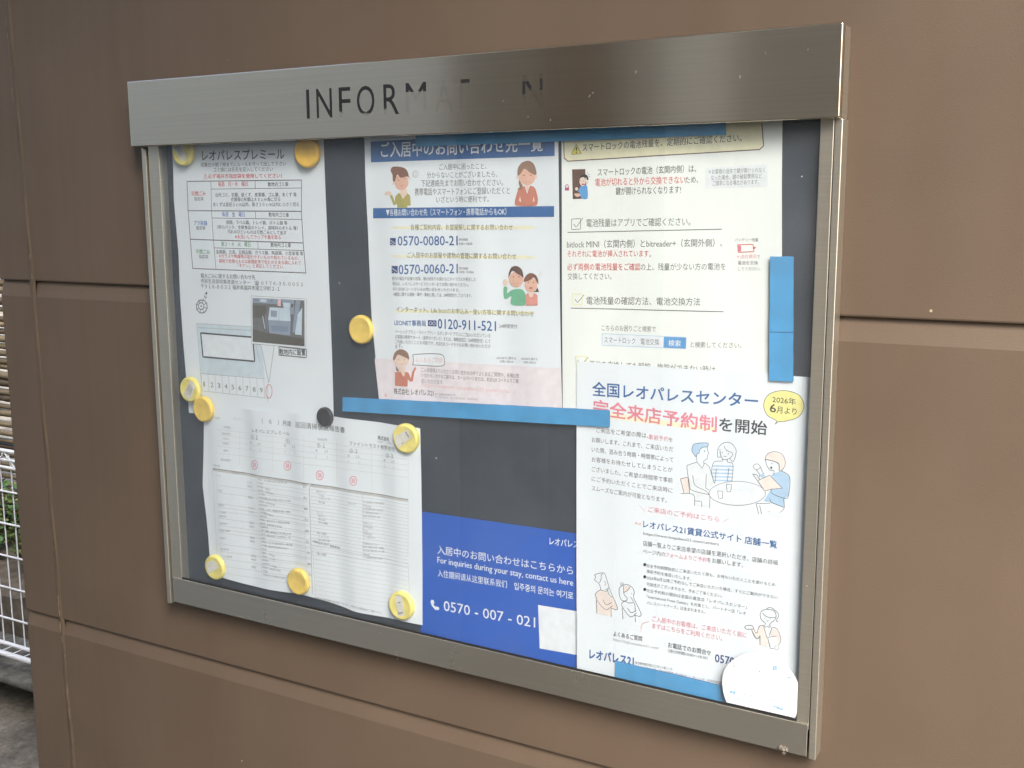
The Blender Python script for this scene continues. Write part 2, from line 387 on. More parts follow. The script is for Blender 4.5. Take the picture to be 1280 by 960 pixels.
# ---- unseen house, added on the camera's side to block light and reflect in steel
PALE = mat('pale_render', (0.50, 0.48, 0.43), 0.8, var=0.08, scale=5, bump=0.3, bscale=90)
DARKB = mat('dark_house_cladding', (0.07, 0.052, 0.04), 0.7, var=0.15, scale=4)
HEDGE = mat('hedge_green', (0.03, 0.055, 0.018), 0.8, var=0.4, scale=30)
nh = empty('neighbour_house', (-3, -1.9, 0))
tag(nh, 'tall neighbouring house across the narrow passage, mirrored faintly in the steel header', 'building')
bm = bmesh.new(); box(bm, -9, 1.6, -8, -1.93, 0, 5.2, .01, mm=False); obj('wall', bm, mat('dark_brown_cladding', (.30, .245, .175), .75, var=.12, scale=4), nh)
bm = bmesh.new(); box(bm, -9, -0.82, -1.928, -1.90, 0.02, 5.1, .005, mm=False); obj('pale_cladding', bm, mat('pale_cladding', (.82, .77, .67), .75, var=.05, scale=5), nh)  # added panels from here on, toned to give the header's mirrored bands
bm = bmesh.new(); box(bm, -0.14, 0.045, -1.928, -1.89, 0.02, 5.1, .005, mm=False); obj('pilaster', bm, mat('grey_cladding', (.88, .81, .68), .75, var=.05, scale=5), nh)  # bright strip added for the light band mirrored in the header
GREYC = mat('weathered_cladding', (.44, .39, .31), .75, var=.08, scale=5)
for x0, x1 in ((-0.275, -0.143), (0.048, 1.59)):
    bm = bmesh.new(); box(bm, x0, x1, -1.928, -1.90, 0.02, 5.1, .005, mm=False); obj('grey_cladding', bm, GREYC, nh)
bm = bmesh.new(); box(bm, -0.50, -0.28, -1.928, -1.905, 0.02, 5.1, .005, mm=False); obj('brown_panel', bm, mat('brown_panel', (.21, .135, .08), .75, var=.1, scale=5), nh)
bm = bmesh.new()
vs = [bm.verts.new(p) for p in ((-9.3, -8.2, 5.21), (1.8, -8.2, 5.21), (1.8, -1.75, 5.21), (-9.3, -1.75, 5.21), (-9.3, -5, 6.9), (1.8, -5, 6.9))]
for q in ((0, 1, 2, 3), (3, 2, 5, 4), (0, 4, 5, 1), (0, 3, 4), (1, 5, 2)): bm.faces.new([vs[i] for i in q])
obj('roof', bm, mat('dark_roof', (.05, .05, .055), .7, var=.2, scale=5), nh)
# ------------------------------------------------------------------ the notice board
nb = empty('notice_board', W(380, 18, -524))
tag(nb, 'stainless steel wall notice board with INFORMATION header and glazed door', 'notice board')
hz0, hz1 = (1.9, -0.6), (71.6, 69.0)
bm = bmesh.new()
box(bm, -7.4, 759.2, -8, 1.6, hz0, hz1, 1.5, 4)
box(bm, -6.2, 757.9, 1.6, 17.9, 27, (70.4, 67.8), 0.5)
header = obj('header', bm, STEEL, nb)
bm = bmesh.new(); box(bm, 757.95, 759.1, -4, 17.6, -0.2, 68.2, 0.3)
obj('header_end_plate', bm, STEEL2, nb)
for nm, x0, x1 in (('side_frame', 0.2, 6.2), ('side_frame', 754.2, 760.2)):
    bm = bmesh.new(); box(bm, x0, x1, 0, 18, -524.4, (1.5, -0.9), 0.7, 2); obj(nm, bm, STEEL2, nb)
for x0, x1 in ((8.2, 24.4), (742.6, 753.4)):
    bm = bmesh.new(); box(bm, x0, x1, 2.0, 13.9, -500, 26, 0.8, 2); obj('door_stile', bm, STEEL2, nb)
bm = bmesh.new(); box(bm, 10.4, 752.6, 0.3, 2.0, (-521.2, -523.2), (-491.2, -494.4), 0.5, 2)
box(bm, 11, 752, 2.02, 13.8, (-520.6, -522.6), (-502, -503), 0.3)
rail = obj('bottom_rail', bm, RAILM, nb)
bm = bmesh.new(); box(bm, 24.6, 742.4, 2.05, 2.45, (-497, -500), (-489.4, -492.4)); obj('gasket', bm, RUBBER, nb)
bm = bmesh.new(); box(bm, 6.4, 754.0, 14.0, 17.5, -521, 26); obj('backboard', bm, BOARD, nb)
bm = bmesh.new(); box(bm, 24.6, 742.4, 2.5, 4.6, -501.5, 26); obj('glass_pane', bm, GLASS, nb)

# ------------------------------------------------------------------ print: flat ink laid on a sheet
INK = {k: mat('ink_' + k, c, 0.6, var=0.06, scale=120, spec=0.3) for k, c in dict(
    black=(.045, .045, .05), grey=(.14, .14, .15), lgrey=(.33, .33, .34), pale=(.52, .53, .54), red=(.60, .05, .05), pink=(.72, .23, .30), lpink=(.78, .50, .50),
    vpink=(.76, .71, .77), peach=(.78, .69, .66), blue=(.026, .12, .35), navy=(.03, .06, .22), mblue=(.05, .17, .50), sky=(.10, .32, .66), lblue=(.40, .57, .78), plan=(.58, .69, .78), vblue=(.71, .76, .81), green=(.06, .28, .13),
    yellow=(.82, .74, .10), cyan=(.05, .32, .55), lyellow=(.80, .76, .30), vyellow=(.82, .80, .58), white=(.745, .80, .865), skin=(.72, .44, .34), lskin=(.76, .60, .52), brown=(.20, .085, .05),
    brown2=(.28, .17, .12), olive=(.40, .36, .10), dolive=(.17, .16, .07), terra=(.55, .20, .14), salmon=(.66, .28, .24), mint=(.15, .45, .28), dbrown=(.11, .055, .04), hair=(.03, .03, .03),
    photo1=(.14, .14, .15), photo2=(.26, .32, .42), photo3=(.55, .66, .76), photo4=(.09, .085, .07), photo5=(.20, .26, .36), purple=(.12, .10, .28), rose=(.45, .08, .15)).items()}
INKS = list(INK)
_tc = bpy.data.curves.new('txt', 'FONT'); _to = bpy.data.objects.new('txt', _tc); COL.objects.link(_to)
_cache = {}
def glyphs(s, bold, res):
    key = (s, bold, res)
    if key in _cache: return _cache[key]
    _tc.body = s; _tc.offset = bold; _tc.resolution_u = res; _tc.space_character = 1.0
    bpy.context.view_layer.update()
    ev = _to.evaluated_get(bpy.context.evaluated_depsgraph_get()); me = ev.to_mesh()
    n = len(me.vertices); co = np.empty(n * 3, np.float32); me.vertices.foreach_get('co', co); co = co.reshape(-1, 3)[:, :2].copy()
    fs = [tuple(p.vertices) for p in me.polygons]
    ev.to_mesh_clear()
    if n:
        lo, hi = co.min(0), co.max(0); co = (co - lo) / np.maximum(hi - lo, 1e-6)
    _cache[key] = (co, fs)
    return co, fs
def cr(pts, closed, k=5):
    """smooth a polyline (Catmull-Rom)"""
    P = [np.array(p, float) for p in pts]; n = len(P); outp = []
    for i in range(n if closed else n - 1):
        p0 = P[i - 1] if (closed or i > 0) else P[i]; p1 = P[i]; p2 = P[(i + 1) % n]
        p3 = P[(i + 2) % n] if (closed or i + 2 < n) else p2
        for j in range(k):
            t = j / k
            outp.append(.5 * ((2 * p1) + (-p0 + p2) * t + (2 * p0 - 5 * p1 + 4 * p2 - p3) * t * t + (-p0 + 3 * p1 - 3 * p2 + p3) * t ** 3))
    if not closed: outp.append(P[-1])
    return outp
class Sheet:
    """a sheet of paper on the board: a softly rippled grid with its print as thin ink layers in the same mesh"""
    def __init__(s, name, Y, left, right, top=None, bottom=None, wave=(), base=PAPER, nu=110, nv=120, curl=None):
        s.name, s.Y, s.wave, s.base, s.curl = name, Y, wave, base, curl
        s.V, s.F, s.MI = [], [], []; s.layer = 0; s.db = 0.0; s.Z = (0, 0, 1)
        def res(poly, n):
            P = np.array([UN(x, y, Y) for x, y in poly]); L = np.concatenate([[0], np.cumsum(np.hypot(*np.diff(P, axis=0).T))]); t = np.linspace(0, L[-1], n)
            return np.stack([np.interp(t, L, P[:, 0]), np.interp(t, L, P[:, 1])], 1)
        def smooth(a, it=4):
            for _ in range(it): a[1:-1] = (a[:-2] + 2 * a[1:-1] + a[2:]) / 4
            return a
        Lp, Rp = smooth(res(left, nv + 1)), smooth(res(right, nv + 1))
        Tp = smooth(res(top, nu + 1)) if top else np.linspace(Lp[0], Rp[0], nu + 1)
        Bp = smooth(res(bottom, nu + 1)) if bottom else np.linspace(Lp[-1], Rp[-1], nu + 1)
        for j in range(nv + 1):
            t = j / nv
            for i in range(nu + 1):
                u = i / nu
                p = (1 - t) * Tp[i] + t * Bp[i] + (1 - u) * Lp[j] + u * Rp[j] - ((1 - u) * (1 - t) * Lp[0] + u * (1 - t) * Rp[0] + (1 - u) * t * Lp[-1] + u * t * Rp[-1])
                s.V.append((p[0], s.y(p[0], p[1]), p[1]))
        m = nu + 1
        for j in range(nv):
            for i in range(nu):
                s.F.append((j * m + i, (j + 1) * m + i, (j + 1) * m + i + 1, j * m + i + 1)); s.MI.append(0)
        s.nbase = len(s.F)
        s.inks = []
    def y(s, x, z):
        d = 0
        for a, lx, lz, ph in s.wave: d += a * (0.5 + 0.5 * math.sin(x / lx * 6.283 + z / lz * 6.283 + ph))
        if s.curl: d += s.curl(x, z)
        return s.Y - d
    def mi(s, ink):
        if ink not in s.inks: s.inks.append(ink)
        return s.inks.index(ink) + 1
    def px(s, p): return (s.Z[0] + p[0] / s.Z[2], s.Z[1] + p[1] / s.Z[2])
    def un(s, p): return np.array(UN(*s.px(p), s.Y))
    def add(s, pts2, faces, ink, lift=0.006):
        off = 0.10 + 0.010 * s.layer + lift; b = len(s.V); mi = s.mi(ink)
        for x, z in pts2: s.V.append((x, s.y(x, z) - off, z))
        for f in faces: s.F.append(tuple(b + i for i in f)); s.MI.append(mi)
    def fine(s, Q, faces, ink, edge, lift):
        bm = bmesh.new(); vs = [bm.verts.new((q[0], q[1], 0)) for q in Q]
        for t in faces:
            try: bm.faces.new([vs[i] for i in t])
            except ValueError: pass
        bmesh.ops.triangulate(bm, faces=[f for f in bm.faces if len(f.verts) > 3])
        for it in range(8):
            es = [e for e in bm.edges if e.calc_length() > edge]
            if not es: break
            bmesh.ops.subdivide_edges(bm, edges=es, cuts=1)
            bmesh.ops.triangulate(bm, faces=[f for f in bm.faces if len(f.verts) > 3])
        bm.verts.index_update()
        s.add([np.array(v.co[:2]) for v in bm.verts], [tuple(v.index for v in f.verts) for f in bm.faces], ink, lift); bm.free()
    def T(s, txt, x0, y0, x1, y1, h, ink='black', bold=0.0, res=2, slant=0.0):
        A, B = s.un((x0, y0)), s.un((x1, y1)); hh = s.un((x0, y0 - h))[1] - A[1]; h2 = s.un((x1, y1 - h))[1] - B[1]
        co, fs = glyphs(txt, 0.0, res)
        if not len(co): return
        bold = bold or s.db
        b = abs(bold) * hh * .75
        sh = [(0, 0)] if bold <= 0.001 else ([(-b, 0), (b, 0)] if bold < 0.009 else [(-b, -b), (b, -b), (b, b), (-b, b)])
        U = co[:, :1]; Tt = co[:, 1:]
        P = A + (B - A) * U; P[:, 1:] += Tt * (hh + (h2 - hh) * U); P[:, :1] += Tt * slant * hh
        for k, q in enumerate(sh):
            if hh > 4.5: s.fine(P + np.array(q), fs, ink, 3.0, 0.02 + .0006 * k)
            else: s.add(P + np.array(q), fs, ink, 0.02 + .0006 * k)
    def P(s, pts, ink, smooth=False):
        if smooth: pts = cr(pts, True)
        Q = [s.un(p) for p in pts]
        tri = geometry.tessellate_polygon([[Vector((q[0], q[1], 0)) for q in Q]])
        s.layer += 1; s.fine(Q, tri, ink, 2.6, 0.0)
    def L(s, pts, wpx, ink='black', smooth=False, closed=False):
        if smooth: pts = cr(pts, closed)
        elif closed: pts = list(pts) + [pts[0]]
        fine = []
        for a, b in zip(pts, pts[1:]):
            a, b = np.array(a, float), np.array(b, float); n = max(1, int(np.hypot(*(b - a)) / s.Z[2] / 2.5))
            fine += [a + (b - a) * k / n for k in range(n)]
        fine.append(np.array(pts[-1], float))
        if closed and smooth: fine.append(fine[0])
        Q = np.array([s.un(p) for p in fine])
        d0 = s.un(fine[0]); sc = abs(s.un((fine[0][0], fine[0][1] + s.Z[2]))[1] - d0[1]); hw = wpx * sc / 2
        tg_ = np.gradient(Q, axis=0) if len(Q) > 2 else np.repeat((Q[1:] - Q[:1]), 2, 0)
        ln = np.maximum(np.hypot(tg_[:, 0], tg_[:, 1]), 1e-9)[:, None]; nrm = np.stack([-tg_[:, 1], tg_[:, 0]], 1) / ln
        pts2 = np.concatenate([Q + nrm * hw, Q - nrm * hw]); m = len(Q)
        s.add(pts2, [(i, i + 1, m + i + 1, m + i) for i in range(m - 1)], ink)
    def E(s, cx, cy, rx, ry, ink, fill=True, wpx=1.0, n=20):
        pts = [(cx + rx * math.cos(6.2832 * k / n), cy + ry * math.sin(6.2832 * k / n)) for k in range(n)]
        if fill: s.P(pts, ink)
        else: s.L(pts, wpx, ink, closed=True)
    def build(s, label, cat):
        me = bpy.data.meshes.new(s.name)
        V = [tuple(W(*v)) for v in s.V]
        me.from_pydata(V, [], s.F)
        me.materials.append(s.base)
        for k in s.inks: me.materials.append(INK[k])
        me.polygons.foreach_set('material_index', s.MI)
        sm = [i < s.nbase for i in range(len(s.F))]; me.polygons.foreach_set('use_smooth', sm)
        me.update()
        # all faces towards the viewer
        bm = bmesh.new(); bm.from_mesh(me)
        fl = [f for f in bm.faces if f.normal.y > 0]
        bmesh.ops.reverse_faces(bm, faces=fl)
        bm.to_mesh(me); bm.free()
        o = bpy.data.objects.new(s.name, me); COL.objects.link(o); tag(o, label, cat)
        c = np.mean(np.array(s.V), 0); set_origin(o, W(*c))
        return o
# ---- lettering of the header: dark paint worn off the etched letters
def worn_paint():
    m = bpy.data.materials.new('worn_letter_paint'); m.use_nodes = True
    n = m.node_tree.nodes; l = m.node_tree.links; b = n['Principled BSDF']; o = n['Material Output']
    b.inputs['Base Color'].default_value = (.012, .012, .012, 1); b.inputs['Roughness'].default_value = .5
    g = n.new('ShaderNodeBsdfTransparent')
    tc = n.new('ShaderNodeTexCoord'); ns = n.new('ShaderNodeTexNoise'); ns.inputs['Scale'].default_value = 90; ns.inputs['Detail'].default_value = 4
    l.new(tc.outputs['Object'], ns.inputs['Vector'])
    n2 = n.new('ShaderNodeTexNoise'); n2.inputs['Scale'].default_value = 26; l.new(tc.outputs['Object'], n2.inputs['Vector'])
    at = n.new('ShaderNodeAttribute'); at.attribute_name = 'wear'
    a1 = n.new('ShaderNodeMath'); a1.operation = 'MULTIPLY_ADD'; a1.inputs[1].default_value = .30; l.new(ns.outputs['Fac'], a1.inputs[0]); l.new(at.outputs['Fac'], a1.inputs[2])
    a2 = n.new('ShaderNodeMath'); a2.operation = 'MULTIPLY_ADD'; a2.inputs[1].default_value = .45; l.new(n2.outputs['Fac'], a2.inputs[0]); l.new(a1.outputs[0], a2.inputs[2])
    mr = n.new('ShaderNodeMapRange'); mr.inputs[1].default_value = .83; mr.inputs[2].default_value = .91; mr.inputs[4].default_value = .95; l.new(a2.outputs[0], mr.inputs[0])
    mx = n.new('ShaderNodeMixShader'); l.new(mr.outputs[0], mx.inputs[0]); l.new(b.outputs[0], mx.inputs[1]); l.new(g.outputs[0], mx.inputs[2]); l.new(mx.outputs[0], o.inputs[0])
    return m
WORN = worn_paint()
def lettering(name, chars, parent, material, wear, Y, hfun, bold=-0.012):
    bm = bmesh.new(); lay = bm.verts.layers.float.new('wear')
    for ci, (c, x0, x1) in enumerate(chars):
        own = []
        co, fs = glyphs(c, bold, 4); vs = []
        # cut glyphs finely so that the wear can vary along the strokes
        for u, v in co:
            x = x0 + (x1 - x0) * u; za, zb = hfun(x); vs.append(bm.verts.new(W(x, Y, za + (zb - za) * v)))
        for f in fs:
            try: bm.faces.new([vs[i] for i in f])
            except ValueError: pass
    for it in range(7):
        es = [e for e in bm.edges if e.calc_length() > .0016]
        if not es: break
        bmesh.ops.subdivide_edges(bm, edges=es, cuts=1); bmesh.ops.triangulate(bm, faces=bm.faces[:])
    for v in bm.verts:
        x = v.co.x * 1000; k = min(range(len(chars)), key=lambda i: abs(x - (chars[i][1] + chars[i][2]) / 2)); za, zb = hfun(x)
        v[lay] = wear[k]((x - chars[k][1]) / (chars[k][2] - chars[k][1]), ((v.co.z - Z0) * 1000 - za) / (zb - za))
    for f in bm.faces:
        if f.normal.y > 0: f.normal_flip()
    me = bpy.data.meshes.new(name); bm.to_mesh(me); bm.free()
    return link(name, me, material, parent)
ZL = (370, 80, 5.333)
def lx(zx, zy): return UN(ZL[0] + zx / ZL[2], ZL[1] + zy / ZL[2], -8.1)
chs = [('I', 68, 88), ('N', 135, 238), ('F', 285, 362), ('O', 405, 522), ('R', 583, 685), ('M', 732, 868), ('A', 925, 1046), ('T', 1045, 1158)]
L_ = []
for c, a, b in chs:
    L_.append((c, lx(a, 230)[0], lx(b, 230)[0]))
xT = L_[-1][2]
L_ += [('N', UN(653, 110, -8.1)[0], UN(678, 110, -8.1)[0])]
def hf(x):
    t = (x - 243) / (506 - 243)
    return 21.2 - 1.2 * t, 48.9 - 1.6 * t
WEAR = [lambda u, v: .04 + .5 * max(0, .3 - v), lambda u, v: .06 + .7 * max(0, .25 - v), lambda u, v: .10 + .6 * max(0, .82 - v), lambda u, v: .10 + .9 * max(0, .62 - v),
        lambda u, v: .14 + (.25 if u > .5 else .75) * max(0, .68 - v), lambda u, v: .22 if v > .70 else .72, lambda u, v: .50 if v > .68 else .80, lambda u, v: .46 if v > .85 else .85,
        lambda u, v: .33 if (u < .45 and .40 < v < .82) or (u > .86 and .5 < v < .9) else 1.1]
for k in range(len(L_)): lettering('letter', L_[k:k + 1], header, WORN, WEAR[k:k + 1], -8.06, hf, 0.0)

# nicks in the header's brushed face
NICK = mat('bright_nick', (.80, .78, .74), .35, metal=.6, var=.1, scale=300)
for k, (nx, ny, ln_, an) in enumerate(((737, 120, 3.4, 52), (741, 116, 2.0, 40), (795, 90, 3.0, 70), (957, 66, 1.6, 60), (688, 150, 2.2, 80), (660, 146, 1.6, 75), (925, 96, 3.2, 78), (629, 126, 1.4, 60), (1010, 62, 1.4, 50))):
    x, z = UN(nx, ny, -8.05); ca, sa = math.cos(math.radians(an)), math.sin(math.radians(an)); bm = bmesh.new()
    bm.faces.new([bm.verts.new(W(x + ca * t + -sa * q, -8.05, z + sa * t + ca * q)) for t, q in ((-ln_ / 2, 0), (0, -.28), (ln_ / 2, 0), (0, .28))])
    obj('nick', bm, NICK, header)
# ================================================================== the sheets
# ---- sheet 1: rubbish rules
s = Sheet('rules_sheet', 13.8, [(214.5, 168), (217, 209), (217.7, 249), (221, 285), (224, 317), (226, 375), (229.5, 428), (233, 467), (237, 516)],
          [(405, 164), (407.6, 249), (411.5, 345), (413.7, 393), (416.4, 482), (417.5, 526)],
          wave=((.6, 260, 900, 1.0), (0.4, 900, 150, 0.4), (.2, 70, 400, 2)))
s.Z = (210, 180, 5.818); s.db = .006
s.T('レオパレスプレミール', 255, 120, 850, 108, 74, 'black', .012)
s.T('収集日の朝７時までにルールを守って出して下さい', 245, 168, 862, 158, 32, 'black')
s.T('ゴミ袋には氏名を記入してください', 335, 204, 765, 198, 34, 'black')
s.T('⚠必ず福井市指定袋を使用してください！', 262, 254, 832, 250, 36, 'red', .012)
G = 'grey'
def grid(pts, w=.7, ink='grey'): s.L(pts, w, ink)
grid([(142, 272), (975, 262)], 1.1); grid([(142, 272), (150, 485), (185, 905)], 1.1); grid([(975, 262), (972, 490), (985, 720), (1005, 938)], 1.1); grid([(185, 905), (1005, 938)], 1.1)
grid([(150, 485), (972, 490)], 1.1); grid([(168, 693), (987, 720)], 1.1)
grid([(315, 268), (320, 486), (335, 700), (355, 912)]); grid([(318, 328), (972, 320)]); grid([(635, 265), (637, 322)])
grid([(322, 538), (976, 549)]); grid([(638, 487), (639, 545)]); grid([(340, 755), (988, 775)]); grid([(655, 709), (658, 765)])
s.T('毎週　月・木　曜日', 368, 310, 582, 308, 36, 'red', .008); s.T('敷地内ゴミ庫', 728, 310, 878, 308, 34, 'black', .008)
s.T('可燃ごみ', 176, 378, 278, 376, 34, 'red', .012); s.T('指定袋', 196, 414, 262, 412, 28)
s.T('台所ゴミ、衣類、紙くず、皮革類、ゴム類、木くず 等', 348, 386, 938, 384, 32); s.T('衣類等の布類は４０ｃｍ角に切る', 460, 420, 818, 418, 32)
s.T('木くずは直径３ｃｍ以内、長さ３０ｃｍ以内に小さく切る', 330, 456, 955, 454, 32)
s.T('毎週　金　曜日', 396, 528, 560, 530, 36, 'mblue', .008); s.T('敷地内ゴミ庫', 733, 530, 880, 533, 34, 'black', .008)
s.T('プラ容器', 192, 590, 290, 592, 34, 'mblue', .012); s.T('指定袋', 210, 624, 276, 625, 28)
s.T('袋類、ラベル類、トレイ類、ボトル類 等', 425, 584, 868, 590, 30); s.T('（卵のパック、生鮮食品のトレイ、調味料のボトル 等）', 362, 618, 945, 628, 30)
s.T('汚れのひどいものは可燃ごみとして出す', 436, 652, 862, 660, 30); s.T('※水洗いしてラップや蓋を取る', 490, 690, 822, 694, 32, 'red')
s.T('第２・４　火　曜日', 392, 744, 602, 748, 36, 'green', .008); s.T('敷地内ゴミ庫', 748, 750, 895, 754, 34, 'black', .008)
s.T('不燃ごみ', 208, 798, 310, 802, 34, 'green', .012); s.T('指定袋', 232, 832, 298, 834, 28)
s.T('金属類、文具、日用品類、ガラス類、陶器類、小型家電 等', 355, 798, 985, 812, 30)
s.T('※ガラスや陶器等の割れやすいものや割れているもの、', 378, 828, 955, 846, 30, 'red'); s.T('鋭利で危険なものは新聞紙等で包むか丈夫な袋に入れて', 378, 864, 970, 880, 30, 'red')
s.T('「キケン」と表記してください', 512, 898, 838, 908, 30, 'red')
s.Z = (210, 340, 5.645)
s.T('粗大ごみに関するお問い合わせ先', 238, 42, 620, 54, 34, 'black', .006); s.T('市民生活部収集資源センター　☎ ０７７６-３５-００５２', 238, 80, 955, 106, 34, 'black', .006)
s.T('〒９１８-８０３２ 福井県福井市南江守町２-１', 240, 116, 790, 136, 34, 'black', .006)
s.E(243, 243, 38, 46, 'grey', False, 1.3); s.E(238, 240, 20, 24, 'grey', False, 1.2); s.E(238, 240, 5, 6, 'black')
for k in range(8):
    a = k * .785 + .3; s.L([(240 + 22 * math.cos(a), 241 + 26 * math.sin(a)), (241 + 45 * math.cos(a), 242 + 54 * math.sin(a))], .8, 'grey')
s.P([(280, 134), (264, 156), (282, 158)], 'black'); s.T('N', 258, 190, 274, 190, 26, 'black', .01, slant=.3)
s.P([(205, 362), (597, 386), (602, 505), (660, 512), (685, 745), (238, 716)], 'plan'); s.P([(232, 425), (598, 457), (618, 634), (250, 600)], 'white')
s.L([(205, 362), (597, 386)], .5, 'lgrey'); s.L([(205, 362), (245, 838), (712, 890)], .5, 'lgrey'); s.L([(212, 392), (597, 412)], .5, 'lgrey'); s.L([(238, 716), (685, 752)], .6, 'lgrey')
s.L([(234, 430), (600, 460), (614, 630), (250, 598), (234, 428)], 2.0, 'black')
s.L([(602, 508), (660, 515)], .5, 'lgrey'); s.L([(625, 520), (650, 640)], .5, 'lgrey')
for i in range(10):
    x = 245 + 49 * i; s.L([(x - 8, 716 + 4.2 * i), (x, 838 + 5.6 * i)], .5, 'lgrey')
for i in range(9):
    x = 256 + 49.5 * i; s.T(str(i + 1), x, 806 + 5.5 * i, x + (8 if i == 0 else 20), 807 + 5.5 * i, 34, 'grey')
s.E(716, 842, 22, 48, 'red', False, .8); s.L([(658, 515), (714, 785), (752, 520)], .6, 'grey'); s.L([(752, 520), (790, 522)], .6, 'grey')
s.L([(705, 790), (708, 920)], .5, 'lgrey')
s.P([(590, 168), (980, 190), (972, 540), (592, 505)], 'white'); s.L([(590, 168), (980, 190), (974, 540), (592, 505), (590, 168)], .6, 'lgrey')
s.P([(600, 182), (966, 200), (965, 525), (600, 492)], 'photo1')
s.P([(600, 182), (790, 190), (780, 228), (600, 215)], 'photo2'); s.P([(602, 186), (640, 188), (640, 208), (602, 206)], 'photo5'); s.P([(655, 192), (700, 194), (700, 212), (655, 209)], 'photo3'); s.P([(722, 196), (745, 197), (745, 212), (722, 212)], 'photo5')
s.P([(800, 190), (892, 196), (890, 300), (830, 290)], 'photo2'); s.P([(815, 215), (865, 218), (862, 255), (818, 250)], 'photo3'); s.P([(872, 225), (888, 226), (884, 250), (870, 248)], 'photo4')
s.P([(600, 232), (700, 238), (690, 330), (600, 320)], 'photo4'); s.P([(600, 400), (690, 430), (960, 470), (965, 525), (600, 492)], 'photo4'); s.P([(780, 192), (800, 193), (800, 240), (776, 238)], 'lpink')
s.P([(905, 195), (940, 197), (900, 430), (880, 425)], 'photo2'); s.P([(918, 300), (950, 250), (945, 445), (898, 440)], 'photo3')
s.P([(722, 248), (862, 256), (868, 348), (710, 338)], 'photo3'); s.L([(788, 252), (786, 343)], .6, 'photo2'); s.P([(710, 340), (868, 350), (864, 448), (720, 430)], 'photo2')
s.P([(730, 270), (775, 273), (772, 318), (728, 314)], 'photo2'); s.P([(728, 375), (850, 385), (848, 425), (735, 415)], 'photo5'); s.L([(672, 310), (688, 400)], 1.1, 'photo3'); s.L([(690, 300), (708, 405)], .8, 'photo2')
s.T('敷地内に設置', 790, 582, 972, 590, 42, 'black', .014); s.L([(786, 526), (980, 548), (978, 604), (786, 586), (786, 526)], 1.0, 'black')
s.build('white sheet of rubbish sorting rules with a table and parking plan under yellow magnets', 'notice')

# ---- sheet 2: inspection report (landscape)
s = Sheet('report_sheet', 12.5, [(256, 509), (255, 530), (254.7, 568), (254, 606), (259, 649), (261, 670), (263, 700), (266, 719)],
          [(526, 535), (527.5, 590), (528.5, 650), (529, 708), (529, 781)],
          top=[(256, 509), (290, 509.5), (350, 514), (417, 520.4), (470, 527), (526, 535)],
          bottom=[(266, 719), (281, 721.6), (319, 732.9), (349, 738.5), (385, 744.2), (410, 751), (444, 763.5), (466, 768), (529, 781)],
          wave=((1.6, 62, 1500, .3), (.8, 170, 300, 1.9), (.4, 31, 900, .7)))
s.Z = (240, 500, 4.414)
s.T('（　６　）月度', 395, 128, 552, 146, 30, 'black'); s.T('巡回清掃状況報告書', 576, 150, 850, 182, 34, 'black')
s.T('レオパレスプレミール', 338, 176, 542, 196, 22, 'black'); s.T('ファイントラスト有限会社', 876, 248, 1128, 280, 24, 'black'); s.T('株式会社', 1028, 218, 1096, 228, 24, 'black', .012); s.T('（本社・工場）', 1024, 234, 1110, 244, 12, 'lgrey')
for t, x, y in (('②-２', 330, 214), ('①', 521, 236), ('②-１', 694, 260), ('②-２', 876, 290), ('②-３', 1074, 316)): s.T(t, x, y, x + (42 if len(t) > 1 else 22), y + 4, 24, 'black')
for x, y in ((325, 240), (512, 258), (688, 284), (866, 312), (1062, 338)):
    s.T('６', x, y, x + 9, y, 14, 'grey'); s.T('２８', x + 45, y + 6, x + 62, y + 7, 14, 'grey'); s.T('（　　）', x, y + 34, x + 62, y + 42, 16, 'lgrey')
for t, x, y, w_ in (('作成日', 132, 104, 28), ('２０２６', 230, 108, 40), ('ご利用者様', 176, 154, 40), ('点検対象箇所', 170, 190, 48), ('（日付）', 176, 218, 34), ('（時間）', 176, 245, 34), ('備考', 180, 284, 24), ('担当者確認印', 166, 334, 52), ('作業内容', 120, 366, 42), ('実施回数', 696, 222, 52)):
    s.T(t, x, y, x + w_, y + w_ * .1, 14, 'lgrey')
for x, y in ((350, 356), (530, 362), (710, 414), (896, 444)):
    s.E(x, y, 19, 25, 'pink', False, .9); s.T('清掃', x - 10, y + 14, x + 10, y + 15, 28, 'pink', .01)
def ln(x0, y0, x1, y1, w=.42, ink='pale'): s.L([(x0, y0), (x1, y1)], w, ink)
for k, y in enumerate((160, 190, 222, 252, 290)): ln(140, y, 1200, y + 135, .3, 'pale')
for x, ya, yb in ((265, 150, 360), (450, 190, 390), (625, 185, 440), (800, 215, 470), (995, 240, 500), (1200, 270, 540)): ln(x, ya, x, yb, .3, 'pale')
